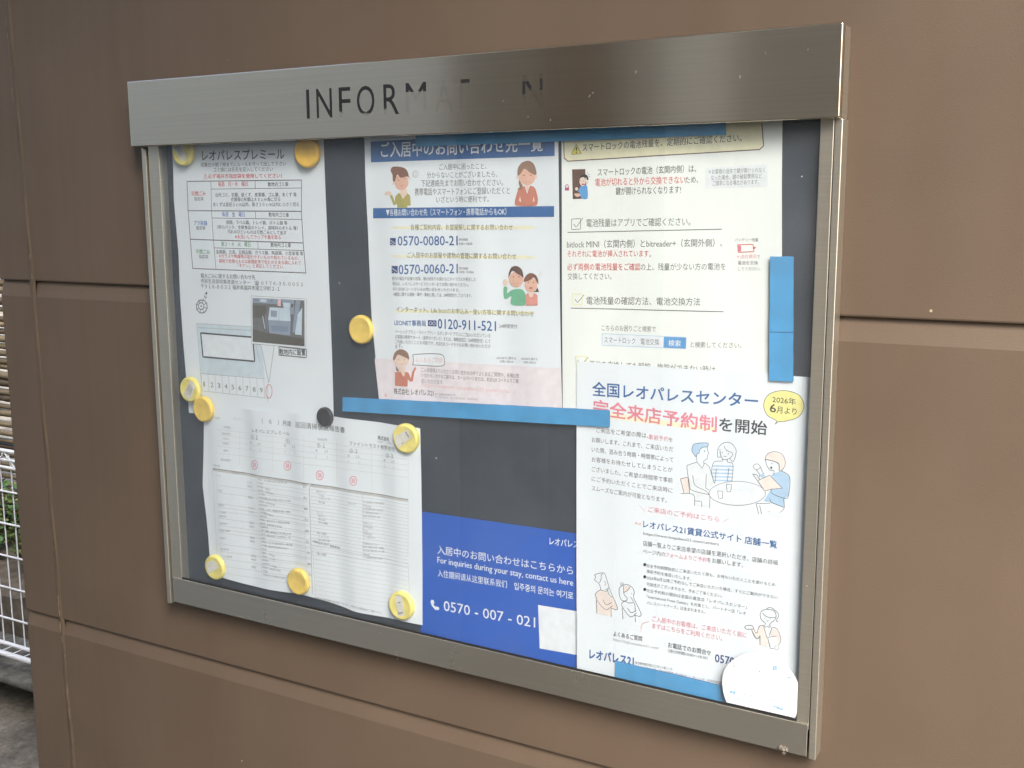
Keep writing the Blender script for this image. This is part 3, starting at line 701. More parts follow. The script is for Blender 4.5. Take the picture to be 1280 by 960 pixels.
# left table
s.P([(120, 374), (648, 458), (648, 472), (120, 388)], 'pale')
for t, x, y in (('清掃箇所', 225, 404), ('作業内容', 465, 440), ('頻度', 612, 464), ('項目', 122, 384)): s.T(t, x, y, x + 38 if len(t) > 2 else x + 22, y + 5, 11, 'lgrey')
ln(120, 374, 655, 460, .7, 'grey'); ln(118, 374, 150, 960, .5); ln(655, 458, 672, 1065, .6, 'lgrey'); ln(362, 430, 392, 1000, .4); ln(620, 468, 640, 1040, .3, 'pale'); ln(138, 390, 168, 985, .3, 'pale')
wd = ['床面清掃', '階段廊下', 'ゴミ置場', '共用灯点検', '集合ポスト', '外構', '除草', '排水溝', '掲示板確認', '玄関周り', 'フェンス', '駐車場', '自転車置場', '手摺']
r5 = random.Random(5)
for i in range(27):
    y = 440 + i * 20.2; dx = (y - 374) * .055
    s.T(r5.choice(wd), 366 + dx, y, 366 + dx + r5.uniform(22, 44), y + 6, 11.5, 'lgrey')
    if i % 3 != 1: s.T(r5.choice(wd) + r5.choice(wd) + '等' * r5.choice((0, 1)), 402 + dx, y + 8, 402 + dx + r5.uniform(30, 140), y + 22, 11, 'lgrey')
    if i % 3 == 0: s.T(r5.choice(('月１', '月２', '随時')), 618 + dx, y + 42, 636 + dx, y + 45, 13, 'grey')
    if i in (1, 2, 5, 8, 9, 12, 13, 16, 17, 21, 22, 24): s.T(r5.choice(('毎回', '月１回', '適宜')), 300 + dx, y, 326 + dx, y + 4, 12, 'lgrey')
    if i in (0, 4, 8, 10, 11, 13, 15, 17, 20, 22): s.T(r5.choice(wd), 142 + dx, y - 20, 142 + dx + r5.uniform(18, 60), y - 16, 11, 'lgrey')
    if i in (2, 4, 7, 8, 9, 11, 13, 14, 15, 18, 20, 22, 24, 26): ln(140 + dx, y - 14, 640 + dx, y + 66, .4)
    else: ln(362 + dx, y + 14, 640 + dx, y + 56, .3, 'pale')
# right table
s.P([(660, 462), (1200, 546), (1200, 560), (660, 476)], 'pale'); s.T('清掃箇所', 775, 490, 812, 496, 11, 'lgrey'); s.T('作業内容', 1040, 536, 1078, 543, 11, 'lgrey'); s.T('項目', 664, 470, 684, 474, 12, 'lgrey')
ln(660, 460, 1200, 546, .7, 'grey'); ln(1200, 546, 1198, 860, .5); ln(945, 510, 952, 815, .4)
for i in range(19):
    y = 490 + i * 19; ln(662, y, 1200, y + 86, .42 if i % 2 == 0 else .35, 'pale')
    if i % 6 < 4: s.T(r5.choice(wd), 694 + (i % 6 > 0) * 10, y + 18, 694 + r5.uniform(34, 74), y + 26, 12, 'lgrey')
    if i % 6 not in (0,): s.T(r5.choice(wd) + r5.choice(wd), 948, y + 58, 948 + r5.uniform(24, 118), y + 68, 12, 'lgrey')
s.T('スタッフ', 866, 574, 908, 580, 13, 'grey'); s.T('《清掃スタッフ　連絡事項》', 675, 782, 820, 824, 14, 'black')
ln(672, 800, 1198, 900, .5); ln(1198, 895, 1206, 1080, .45); ln(672, 800, 690, 1075, .4)
for i in range(11): ln(676 + i, 826 + i * 24, 1202, 924 + i * 24, .3, 'pale')
s.T('※本報告書は清掃作業終了後に掲示しております。ご不明な点は管理会社までご連絡ください。', 682, 1094, 1052, 1180, 14, 'grey')
s.build('wrinkled white cleaning report with fine table rows and pink stamps, lying under the rules sheet', 'notice')

# ---- sheet 3: contact list
s = Sheet('contact_sheet', 13.1, [(455, 160), (455.8, 177.5), (457, 225.6), (460.6, 291), (461.7, 320), (465, 396.6), (469.4, 440), (474.8, 497), (476, 512)],
          [(699, 150), (700, 225.6), (701, 364), (702.4, 451), (704, 524)],
          wave=((1.4, 85, -900, .8), (.6, 47, 600, 2.2), (.5, 400, 210, 0)))
s.Z = (430, 160, 4.571)
s.P([(152, 78), (1210, 20), (1210, 160), (155, 196)], 'blue'); s.T('ご入居中のお問い合わせ先一覧', 215, 170, 1138, 132, 88, 'white', .014)
s.T('ご入居中に困ったこと、', 545, 240, 820, 236, 36, 'grey', .006); s.T('分からないことがございましたら、', 478, 288, 880, 282, 38, 'grey', .006); s.T('下記連絡先までお問い合わせください。', 446, 336, 912, 330, 40, 'grey', .006)
s.T('携帯電話やスマートフォンにご登録いただくと', 410, 386, 950, 378, 42, 'grey', .006); s.T('いざという時に便利です。', 530, 428, 832, 424, 38, 'grey', .006)
s.P([(168, 458), (1206, 446), (1206, 508), (168, 516)], 'blue'); s.T('▼各種お問い合わせ先（スマートフォン・携帯電話からもOK）', 246, 504, 930, 498, 42, 'white', .006)
s.P([(268, 566), (300, 563), (1060, 560), (1110, 568), (1060, 578), (300, 576)], 'vyellow'); s.T('各種ご契約内容、お部屋探しに関するお問い合わせ', 386, 584, 966, 584, 34, 'dolive', .004)
s.T('0570-0080-21', 316, 672, 652, 670, 54, 'blue', .014); s.P([(270, 628), (304, 628), (304, 670), (270, 670)], 'navy'); s.L([(272, 640), (300, 660)], .8, 'white'); s.L([(272, 656), (292, 668)], .6, 'white')
s.T('受付時間', 660, 646, 712, 646, 16, 'grey'); s.T('9:00〜18:00', 660, 668, 740, 668, 14, 'grey')
s.P([(268, 728), (300, 726), (1060, 730), (1112, 740), (1060, 748), (300, 738)], 'vyellow'); s.T('ご入居中のお部屋や建物の管理に関するお問い合わせ', 370, 742, 986, 750, 34, 'dolive', .004)
s.Z = (430, 320, 4.571)
s.T('0570-0060-21', 322, 104, 654, 98, 54, 'blue', .014); s.P([(280, 56), (316, 56), (316, 98), (280, 98)], 'navy'); s.L([(282, 68), (310, 88)], .8, 'white'); s.L([(284, 84), (300, 96)], .6, 'white')
s.T('受付時間', 662, 78, 714, 80, 16, 'grey'); s.T('24時間・年中無休', 662, 98, 750, 100, 14, 'grey')
for i, t in enumerate(('室内の備品や設備の故障、鍵の紛失や水漏れなどのトラブルが発生した', '場合は、レオパレスサービスセンターまでお問い合わせください。', 'またはQRコードからもお問い合わせいただけます。', '※騒音に関する通報・事件・事故に関しては、24時間受付しております。')):
    s.T(t, 282 + i * 3, 138 + i * 30, (762, 720, 664, 738)[i], 144 + i * 31, 22, 'grey')
s.P([(306, 306), (1090, 316), (1092, 332), (308, 322)], 'vyellow'); s.T('インターネット、Life Stickのお申込み・使い方等に関する問い合わせ', 308, 318, 1090, 346, 32, 'dolive', .004)
s.T('LEONET事務局', 296, 396, 470, 402, 34, 'blue', .012); s.T('0120-911-521', 540, 414, 872, 428, 56, 'blue', .014); s.T('24時間受付', 890, 412, 994, 414, 24, 'grey')
s.P([(482, 366), (532, 368), (532, 402), (482, 400)], 'navy'); s.E(497, 384, 8, 9, 'white', False, .7); s.E(517, 385, 8, 9, 'white', False, .7)
for i, t in enumerate(('ベーシックプラン・ライトプラン・スタンダードプランにご加入いただいている', 'お客様は専用サポート（音声ガイダンス）または、事務局窓口（24時間受付）にて', 'ご利用いただくことも可能です。右記QRコードからもお問い合わせいただけ', 'ます。')):
    s.T(t, 300, 442 + i * 29, (842, 842, 842, 342)[i], (466, 498, 528, 522)[i], 24, 'grey')
for i, t in enumerate(('LEONETに関する', 'お問い合わせ')): s.T(t, 876 + i * 18, 588 + i * 20, 984 - i * 14, 592 + i * 20, 14, 'grey'); s.T(t, 1018 + i * 12, 592 + i * 20, 1112 - i * 8, 596 + i * 20, 14, 'grey')
s.P([(178, 585), (440, 590), (700, 612), (1246, 640), (1252, 865), (205, 815)], 'vpink')
s.P([(400, 562), (570, 562), (580, 590), (566, 628), (402, 622)], 'white'); s.L([(400, 575), (410, 562), (550, 560), (578, 592), (560, 628), (412, 622), (398, 618), (402, 600)], .9, 'grey', True, True); s.T('よくあるご質問', 412, 606, 566, 610, 30, 'lpink', .006)
for i, t in enumerate(('ご入居者様よりいただくお問い合わせの中でよくあるご質問や、各種お問', 'い合わせに対するご案内は、ホームページまたは、右記QRコードよりご確', '認いただけます。')):
    s.T(t, 444, 662 + i * 32, (1002, 1000, 574)[i], (698, 728, 734)[i], 26, 'grey')
s.T('https://support.leopalace21.com/rs/ja', 448, 752, 944, 790, 30, 'lpink'); s.T('株式会社 レオパレス21', 292, 788, 514, 802, 36, 'black', .012)
s.T('本社：東京都中野区本町２丁目', 520, 796, 640, 800, 13, 'grey'); s.T('国土交通大臣免許　国土交通大臣登録　全国賃貸住宅', 520, 810, 770, 824, 12, 'lgrey')
s.E(243, 795, 7, 12, 'lpink')
# drawn figures
s.Z = (470, 195, 13.71)   # puzzled woman
s.P([(165, 640), (220, 605), (270, 620), (300, 690), (260, 700), (240, 672), (165, 672)], 'lskin', True); s.P([(255, 680), (300, 670), (345, 790), (350, 700), (400, 640), (440, 640), (480, 735), (560, 640), (600, 680), (612, 850), (555, 850), (558, 885), (390, 885), (380, 820), (325, 850)], 'olive')
s.P([(440, 560), (540, 560), (560, 640), (480, 738), (430, 640)], 'lskin'); s.E(455, 450, 118, 140, 'skin'); s.E(322, 470, 22, 34, 'lskin'); s.E(588, 380, 16, 32, 'lskin')
s.P([(270, 250), (300, 190), (390, 182), (500, 205), (560, 270), (578, 365), (540, 350), (440, 372), (385, 320), (340, 440), (310, 420), (300, 320)], 'brown', True)
s.E(404, 412, 8, 12, 'hair'); s.E(505, 385, 12, 5, 'dbrown'); s.E(470, 515, 22, 12, 'salmon'); s.L([(375, 380), (395, 360)], .5, 'dbrown')
s.E(690, 310, 50, 56, 'pale', False, .9); s.E(685, 312, 26, 30, 'pale', False, .8)
s.Z = (630, 195, 14.33)   # smiling woman
s.P([(262, 610), (300, 590), (380, 530), (470, 530), (560, 570), (610, 720), (615, 800), (570, 890), (250, 890), (205, 820)], 'terra', True); s.P([(378, 525), (475, 525), (422, 680)], 'white'); s.P([(395, 500), (460, 500), (450, 600), (422, 640), (400, 600)], 'lskin')
s.E(422, 380, 150, 145, 'skin'); s.E(250, 375, 16, 34, 'lskin'); s.E(588, 370, 16, 34, 'lskin'); s.P([(255, 345), (262, 220), (330, 120), (450, 85), (540, 140), (585, 250), (585, 340), (480, 300), (378, 232), (300, 330)], 'brown2', True)
s.P([(285, 430), (320, 490), (345, 530), (330, 590), (245, 600), (290, 560), (275, 490)], 'hair' if False else 'brown2', True); s.L([(345, 348), (388, 345)], .6, 'dbrown'); s.L([(470, 345), (505, 345)], .6, 'dbrown'); s.L([(395, 455), (430, 468), (470, 452)], .6, 'salmon', True)
s.P([(298, 720), (318, 830), (278, 800)], 'lskin'); s.P([(540, 720), (560, 800), (525, 835)], 'lskin')
s.Z = (620, 325, 14.77)   # waving couple
s.E(180, 415, 48, 62, 'lskin'); s.P([(150, 505), (218, 505), (215, 610), (290, 560), (380, 535), (500, 545), (565, 650), (570, 820), (295, 820), (290, 670), (205, 718), (155, 690)], 'mint', True); s.P([(560, 640), (600, 610), (740, 615), (785, 650), (788, 838), (570, 838)], 'salmon')
s.P([(610, 590), (720, 590), (690, 680), (640, 680)], 'lskin'); s.E(380, 360, 138, 145, 'skin'); s.E(660, 460, 118, 130, 'skin'); s.P([(236, 330), (250, 220), (300, 130), (400, 112), (490, 180), (520, 320), (470, 290), (400, 250), (315, 200), (262, 280)], 'dbrown', True)
s.P([(528, 400), (550, 310), (640, 240), (740, 270), (790, 350), (798, 440), (760, 390), (715, 320), (640, 370)], 'brown', True); s.P([(780, 500), (815, 590), (700, 585), (750, 560)], 'dbrown')
for x, y in ((328, 310), (436, 310), (612, 410), (712, 412)): s.E(x, y, 9, 12, 'hair')
s.L([(330, 420), (390, 440), (440, 415)], .7, 'salmon', True); s.E(660, 515, 34, 14, 'rose'); s.L([(800, 275), (830, 265), (850, 205), (870, 240)], .7, 'pale')
s.Z = (485, 430, 16)      # woman at the foot of the sheet
s.P([(165, 560), (300, 545), (430, 560), (480, 690), (500, 560), (560, 450), (580, 480), (545, 560), (515, 740), (470, 750), (420, 700), (415, 845), (165, 830)], 'terra'); s.P([(225, 450), (380, 450), (355, 640), (330, 640)], 'lskin'); s.E(290, 320, 152, 115, 'lskin')
s.P([(128, 310), (150, 190), (230, 112), (330, 105), (420, 170), (448, 300), (380, 270), (230, 210), (170, 300)], 'brown2', True); s.P([(180, 420), (250, 530), (230, 550), (190, 520)], 'brown2'); s.E(238, 310, 8, 8, 'hair'); s.E(352, 310, 8, 8, 'hair'); s.L([(260, 380), (300, 395), (340, 380)], .5, 'salmon', True)
s.build('white contact list sheet with blue title bars, phone numbers and drawn people', 'notice')

# ---- sheet 4: smart lock battery sheet
s = Sheet('battery_sheet', 13.5, [(702, 150), (703, 300), (703.5, 400), (704.5, 524)], [(979, 138), (978, 225), (978, 310), (977.5, 400), (977, 490)],
          wave=((1.2, 120, 500, 2.0), (.5, 60, -700, .5), (.3, 600, 160, 1)), base=PAPERC)
s.Z = (700, 150, 4)
s.P([(0, -40), (1015, -60), (1022, 120), (1000, 146), (40, 206), (22, 190), (18, 100)], 'vyellow'); s.L([(18, 0), (22, 190), (40, 206), (1000, 148), (1020, 130), (1012, 20)], 1.2, 'dbrown')
s.P([(82, 122), (108, 168), (58, 172)], 'yellow'); s.L([(82, 122), (108, 168), (58, 172), (82, 122)], .8, 'grey'); s.T('!', 80, 166, 86, 166, 30, 'black', .02)
s.T('スマートロックの電池残量を、定期的にご確認ください。', 114, 158, 910, 108, 40, 'black', .006)
s.T('スマートロックの電池（玄関内側）は、', 190, 282, 682, 262, 40, 'black', .004); s.T('電池が切れると外から交換できない', 178, 332, 628, 318, 40, 'red', .006); s.T('ため、', 628, 318, 692, 314, 34, 'black', .004); s.T('鍵が開けられなくなります!', 280, 376, 606, 368, 40, 'black', .004)
s.P([(728, 240), (1040, 222), (1040, 332), (728, 344)], 'vblue'); s.T('＊お客様の過失で鍵が開けられなく', 744, 272, 1026, 262, 26, 'grey'); s.T('なった場合、鍵の破錠費用など', 756, 302, 1012, 292, 26, 'grey'); s.T('ご請求になる場合があります。', 764, 330, 996, 322, 26, 'grey')
s.L([(60, 496), (104, 492), (106, 545), (60, 548), (60, 496)], .8, 'grey'); s.L([(70, 520), (84, 536), (116, 490)], .8, 'grey'); s.T('電池残量はアプリでご確認ください。', 134, 536, 654, 528, 42, 'grey', .004); s.L([(40, 562), (810, 546)], 1.0, 'grey')
s.Z = (700, 290, 4)
s.T('bitlock MINI（玄関内側）とbitreader+（玄関外側）、', 38, 82, 812, 74, 42, 'grey', .004); s.T('それぞれに電池が挿入されています', 40, 126, 446, 124, 34, 'red'); s.T('。', 450, 126, 460, 124, 10, 'grey')
s.T('必ず両側の電池残量をご確認', 40, 192, 404, 192, 36, 'red', .006); s.T('の上、残量が少ない方の電池を', 406, 192, 830, 190, 36, 'grey'); s.T('交換してください。', 42, 238, 258, 238, 34, 'grey')
s.L([(66, 310), (116, 310), (114, 362), (66, 362), (66, 310)], .8, 'lyellow'); s.L([(78, 335), (92, 352), (124, 314)], .8, 'grey'); s.T('電池残量の確認方法、電池交換方法', 136, 362, 704, 368, 40, 'grey', .004); s.L([(58, 380), (820, 398)], 1.0, 'grey')
s.T('こちらのお困りごと検索で', 210, 494, 482, 500, 30, 'grey'); s.L([(212, 508), (634, 526), (632, 582), (212, 566), (212, 508)], .8, 'lblue'); s.P([(214, 511), (522, 524), (520, 576), (214, 563)], 'white'); s.P([(522, 523), (634, 527), (632, 582), (520, 577)], 'sky'); s.T('スマートロック　電池交換', 222, 554, 498, 566, 32, 'grey'); s.T('検索', 545, 570, 606, 572, 32, 'white', .012); s.T('と検索してください。', 656, 576, 908, 582, 30, 'grey')
s.L([(82, 620), (136, 620), (136, 672), (84, 668), (82, 620)], .8, 'lyellow'); s.L([(92, 640), (110, 664), (144, 626)], .8, 'grey'); s.T('電池を交換しても解錠・施錠ができない時は', 150, 683, 780, 710, 42, 'grey', .006)
s.T('バッテリー残量', 876, 48, 992, 48, 18, 'grey'); s.L([(890, 64), (966, 62), (970, 98), (892, 102), (890, 64)], 1.0, 'red'); s.P([(893, 68), (906, 67), (907, 97), (894, 98)], 'pink'); s.P([(970, 74), (982, 78), (970, 86)], 'red')
s.T('＊点灯表示', 884, 134, 984, 132, 20, 'pink'); s.T('で', 986, 132, 1000, 132, 16, 'grey'); s.T('電池を交換', 890, 164, 990, 164, 20, 'grey'); s.T('してください。', 892, 194, 1002, 192, 18, 'grey')
s.Z = (700, 200, 17.46)   # man at a door
s.P([(268, 205), (560, 198), (560, 340), (610, 840), (285, 855)], 'dbrown'); s.P([(470, 560), (560, 540), (605, 600), (605, 835), (480, 835), (440, 720), (400, 690), (430, 620)], 'sky', True); s.E(500, 470, 68, 100, 'lskin'); s.E(600, 490, 24, 36, 'lskin')
s.P([(440, 385), (470, 330), (550, 310), (610, 350), (628, 430), (590, 430), (575, 385), (520, 375)], 'hair', True); s.E(462, 460, 8, 10, 'hair'); s.E(515, 460, 8, 10, 'hair'); s.E(515, 530, 40, 16, 'rose'); s.E(370, 630, 34, 36, 'lskin'); s.P([(320, 740), (400, 730), (450, 750), (440, 790), (360, 800)], 'skin', True)
s.E(158, 620, 68, 92, 'white'); s.P([(118, 600), (205, 600), (205, 668), (118, 668)], 'rose'); s.L([(132, 600), (134, 555), (160, 540), (186, 555), (190, 600)], 1.0, 'rose', True)
for a, b in (((600, 270), (608, 290)), ((622, 322), (652, 310)), ((636, 362), (662, 358))): s.L([a, b], .8, 'grey')
s.build('cream smart lock battery sheet with tick boxes and red lines, held by blue strips', 'notice')

# ---- sheet 5: blue contact poster
s = Sheet('blue_poster', 13.6, [(526, 639), (526, 700), (526, 800)], [(735, 669), (735, 760), (735, 846)], wave=((.3, 300, 400, 0),), base=BLUEP)
s.Z = (520, 620, 4.571)
s.T('レオパレス21', 764, 276, 962, 302, 40, 'white', .016, slant=.0); s.T('入居中のお問い合わせはこちらから', 124, 330, 898, 452, 50, 'white', .004); s.T('For inquiries during your stay, contact us here', 124, 392, 898, 524, 46, 'white', .008)
s.T('入住期间请从这里联系我们', 126, 460, 520, 526, 42, 'white', .004); s.T('입주중의 문의는 여기로', 562, 534, 898, 592, 42, 'white', .010)
s.T('0570 - 007 - 021', 160, 655, 682, 752, 58, 'white', -.012); s.P([(88, 592), (102, 594), (106, 612), (100, 620), (112, 632), (122, 630), (134, 638), (132, 650), (112, 650), (92, 628), (84, 606)], 'white')
s.P([(698, 622), (960, 665), (960, 915), (708, 870)], 'white')
s.build('deep blue contact poster with white lettering in four languages at the board bottom', 'notice')

# ---- sheet 6: visit booking notice
s = Sheet('booking_sheet', 11.2, [(721.5, 451.5), (721, 520), (720.8, 600), (720.8, 720), (721.5, 836)], [(1019, 472), (1014, 560), (1008, 700), (1001, 860), (1000, 902)], top=[(721.5, 451.5), (850, 460.5), (920, 465), (1019, 472)],
          wave=((1.0, 130, -900, 1.2), (.4, 60, 800, .2)), curl=lambda x, z: -1.2 * max(0, (x - 690) / 50) ** 2)
s.Z = (720, 460, 4.267)
s.T('全国レオパレスセンター', 88, 148, 970, 214, 76, 'blue', .020); s.P([(178, 236), (750, 316), (750, 340), (178, 268)], 'vyellow'); s.T('完全来店予約制', 92, 250, 750, 342, 84, 'pink', .026); s.T('を開始', 764, 336, 1018, 358, 74, 'black', .020)
s.P([(1002, 195), (1030, 140), (1110, 120), (1190, 145), (1216, 205), (1185, 262), (1110, 285), (1080, 286), (1062, 300), (1068, 280), (1020, 250)], 'lyellow', True); s.L([(1002, 195), (1030, 140), (1110, 120), (1190, 145), (1216, 205), (1185, 262), (1110, 285), (1080, 286), (1062, 300), (1068, 280), (1020, 250)], .8, 'grey', True, True)
s.T('2026年', 1048, 184, 1172, 198, 36, 'black', .010); s.T('6', 1034, 234, 1066, 238, 44, 'black', .022); s.T('月より', 1070, 240, 1176, 252, 36, 'black', .010)
rows = [('ご来店をご希望の際は、', 108, 344, 388, 374), ('お願いします。これまで、ご来店いただ', 84, 396, 522, 446), ('いた際、混み合う時期・時間帯によって', 84, 448, 522, 502), ('お客様をお待たせしてしまうことが', 84, 500, 518, 556), ('ございました。ご希望の時間帯で事前', 84, 552, 518, 612), ('にご予約いただくことでご来店時に', 84, 604, 518, 666), ('スムーズなご案内が可能となります。', 84, 654, 486, 718)]
for t, a, b, c, d_ in rows: s.T(t, a, b, c, d_, 28, 'grey', .002)
s.T('事前予約', 388, 380, 496, 392, 28, 'pink'); s.T('を', 498, 392, 518, 394, 24, 'grey')
s.Z = (840, 540, 8)       # three people at a table
s.P([(90, 465), (165, 450), (180, 610), (125, 605)], 'peach'); s.P([(155, 345), (200, 310), (250, 298), (300, 360), (330, 305), (375, 340), (425, 510), (380, 560), (385, 640), (380, 760), (230, 740), (200, 580), (170, 450)], 'vblue')
s.P([(400, 330), (430, 295), (500, 300), (540, 315), (600, 305), (614, 330), (605, 490), (420, 520), (395, 400)], 'white')
for k in range(5): s.P([(405 + 2 * k, 330 + k * 36), (612 - k, 336 + k * 36), (611 - k, 352 + k * 36), (404 + 2 * k, 346 + k * 36)], 'lblue')
s.P([(205, 190), (215, 130), (250, 112), (358, 108), (355, 145), (310, 152), (280, 180), (275, 210), (255, 215), (245, 245)], 'lblue', True); s.L([(205, 190), (215, 130), (250, 112), (358, 108), (355, 145), (310, 152), (280, 180), (275, 210), (255, 215), (245, 245)], .6, 'black', True, True)
s.L([(355, 145), (360, 185), (373, 215), (360, 225), (358, 262), (318, 290), (322, 318)], .6, 'black'); s.L([(248, 245), (255, 300), (305, 362), (330, 305), (375, 345), (425, 515)], .6, 'black'); s.E(328, 190, 6, 6, 'black')
s.L([(250, 300), (175, 325), (155, 350), (180, 520), (205, 580), (370, 625)], .6, 'black', True); s.L([(212, 430), (235, 530), (345, 590), (380, 640)], .6, 'black', True); s.L([(345, 420), (340, 560), (375, 580)], .6, 'black'); s.L([(382, 635), (378, 760)], .6, 'black'); s.L([(90, 465), (165, 448), (182, 608)], .6, 'black'); s.L([(90, 465), (125, 605)], .6, 'black'); s.L([(95, 612), (180, 612), (228, 640), (228, 735)], .6, 'black', True); s.L([(230, 685), (300, 692), (300, 750)], .6, 'black')
s.L([(455, 250), (465, 160), (520, 108), (590, 110), (640, 170), (638, 230), (612, 295), (580, 265)], .6, 'black', True); s.L([(520, 135), (545, 180), (600, 205), (612, 225)], .6, 'black', True); s.L([(455, 250), (490, 250), (480, 170)], .6, 'black'); s.L([(480, 200), (500, 260), (530, 275), (580, 262), (608, 225)], .6, 'black', True); s.E(505, 205, 5, 5, 'black'); s.E(565, 218, 5, 5, 'black'); s.L([(515, 240), (530, 246), (545, 242)], .6, 'black')
s.L([(505, 265), (500, 290), (425, 298), (398, 390), (425, 515)], .6, 'black', True); s.L([(555, 270), (560, 300), (612, 325), (600, 490)], .6, 'black', True); s.L([(445, 370), (430, 510)], .6, 'black'); s.L([(570, 360), (555, 490)], .6, 'black')
s.E(655, 612, 282, 120, 'white'); s.E(655, 612, 282, 120, 'grey', False, .6, 36); s.L([(545, 522), (598, 522), (588, 598), (552, 596), (545, 522)], .6, 'black'); s.L([(458, 588), (510, 592), (505, 664), (466, 660), (458, 588)], .6, 'black')
s.P([(870, 430), (920, 415), (960, 470), (1010, 415), (1095, 390), (1178, 450), (1165, 640), (1130, 660), (1125, 755), (990, 700), (920, 690), (960, 620), (1000, 560), (940, 480)], 'lblue'); s.P([(865, 480), (980, 430), (1105, 560), (1000, 570), (930, 590)], 'peach')
s.L([(810, 418), (930, 590), (1000, 568)], .6, 'black'); s.L([(810, 418), (850, 425), (880, 470)], .6, 'black'); s.L([(865, 482), (980, 430), (1105, 560), (1000, 570)], .6, 'black'); s.E(850, 345, 34, 28, 'white'); s.E(850, 345, 34, 28, 'grey', False, .6); s.L([(880, 335), (905, 390), (920, 420)], .6, 'black'); s.L([(845, 375), (880, 420), (880, 450)], .6, 'black')
s.P([(935, 270), (960, 215), (1035, 195), (1110, 230), (1135, 310), (1110, 370), (1075, 385), (1070, 310), (1020, 290), (960, 275)], 'peach', True); s.L([(935, 270), (960, 215), (1035, 195), (1110, 230), (1135, 310), (1110, 370), (1075, 388), (1072, 320), (1020, 292), (960, 275)], .6, 'black', True, True); s.L([(935, 270), (950, 330), (985, 380), (1020, 385), (1020, 430)], .6, 'black', True); s.E(995, 355, 10, 12, 'black'); s.E(1000, 315, 5, 5, 'black')
s.L([(1095, 390), (1178, 450), (1165, 640), (1120, 660), (1000, 610), (1000, 570)], .6, 'black', True); s.L([(1118, 665), (1128, 755), (990, 700), (980, 660)], .6, 'black'); s.L([(845, 710), (870, 820)], .6, 'black'); s.L([(850, 712), (985, 715)], .6, 'black'); s.L([(880, 730), (900, 820)], .6, 'black'); s.L([(1125, 760), (1080, 800), (960, 790)], .6, 'black', True); s.P([(960, 790), (1080, 800), (1118, 810), (1118, 860), (970, 835)], 'vblue')
s.Z = (720, 630, 4.267)
s.T('＼ ご来店のご予約はこちら ／', 340, 34, 816, 104, 30, 'pink'); s.P([(314, 100), (330, 92), (330, 108)], 'lpink'); s.P([(334, 104), (350, 96), (350, 112)], 'lpink')
s.T('レオパレス21賃貸公式サイト 店舗一覧', 362, 124, 1074, 236, 40, 'blue', .014); s.T('https://www.leopalace21.com/centers', 362, 166, 762, 226, 20, 'grey')
s.T('店舗一覧よりご来店希望の店舗を選択いただき、店舗の詳細', 360, 220, 1078, 326, 28, 'grey'); s.T('ページ内の', 360, 262, 478, 280, 26, 'grey'); s.T('フォームよりご予約', 480, 280, 698, 310, 26, 'pink'); s.T('をお願いします。', 700, 310, 892, 338, 26, 'grey')
rows = [('完全予約制開始前にご来店いただく際も、お待ちいただくことを避けるため、', 378, 336, 1074, 440), ('事前予約を推奨いたします。', 380, 366, 616, 408), ('2026年6月以降ご予約なしでご来店いただいた場合、すぐにご案内ができない', 378, 400, 1078, 506), ('可能性がございますので、予めご了承ください。', 380, 434, 780, 500), ('完全予約制の開始は全国の直営店「レオパレスセンター」', 378, 468, 912, 558), ('「International Front Center」を対象とし、パートナー店「レオ', 380, 500, 908, 592), ('パレスパートナーズ」は含まれません。', 380, 534, 692, 584)]
for t, a, b, c, d_ in rows: s.T(t, a, b, c, d_, 20, 'grey')
for y in (321, 386, 453): s.E(370, y, 8, 9, 'black', n=12)
s.Z = (735, 705, 12)      # two thinking people
def fig(pts, w=.5, sm=True): s.L(pts, w * 1.15, 'black', sm)
s.P([(110, 440), (180, 392), (260, 400), (330, 440), (345, 490), (380, 500), (450, 640), (430, 680), (355, 650), (350, 770), (140, 740), (145, 560)], 'peach'); fig([(110, 450), (180, 390), (260, 402), (310, 400)]); fig([(110, 450), (160, 570), (275, 680), (370, 620)]); fig([(230, 530), (280, 605), (365, 570)]); fig([(130, 540), (138, 740)], sm=False); fig([(355, 650), (355, 790)], sm=False); fig([(290, 370), (330, 460), (370, 490)]); fig([(320, 350), (370, 460), (450, 640), (430, 680), (360, 655)], .5)
fig([(100, 165), (150, 140), (240, 130), (265, 160), (300, 270), (320, 350), (270, 380)]); fig([(100, 165), (120, 200), (100, 235), (160, 285), (185, 330), (195, 385)]); fig([(230, 140), (205, 165), (200, 225), (175, 280)]); s.E(262, 310, 12, 6, 'pink'); fig([(250, 250), (275, 300)], .4)
s.P([(545, 330), (640, 320), (630, 370), (560, 420)], 'peach', True); fig([(515, 320), (600, 300), (680, 350), (705, 420), (690, 480)]); fig([(545, 325), (550, 440), (600, 510), (570, 545), (510, 530), (480, 450), (480, 360), (515, 320)]); fig([(545, 420), (600, 390), (640, 340)]); s.E(520, 290, 22, 16, 'grey', False, .5); fig([(510, 590), (560, 550), (620, 575), (690, 570)]); fig([(510, 600), (560, 690), (655, 785), (740, 720)]); fig([(605, 655), (660, 720), (735, 690)]); fig([(520, 650), (535, 820)], sm=False); fig([(715, 750), (725, 860)], sm=False); fig([(650, 490), (710, 590), (720, 700)]); fig([(690, 490), (800, 720), (790, 775), (720, 760)]); s.E(665, 436, 10, 5, 'pink'); s.L([(800, 960), (830, 880), (930, 855)], .5, 'lpink', True)
s.Z = (920, 750, 13.71)   # woman with clipboard
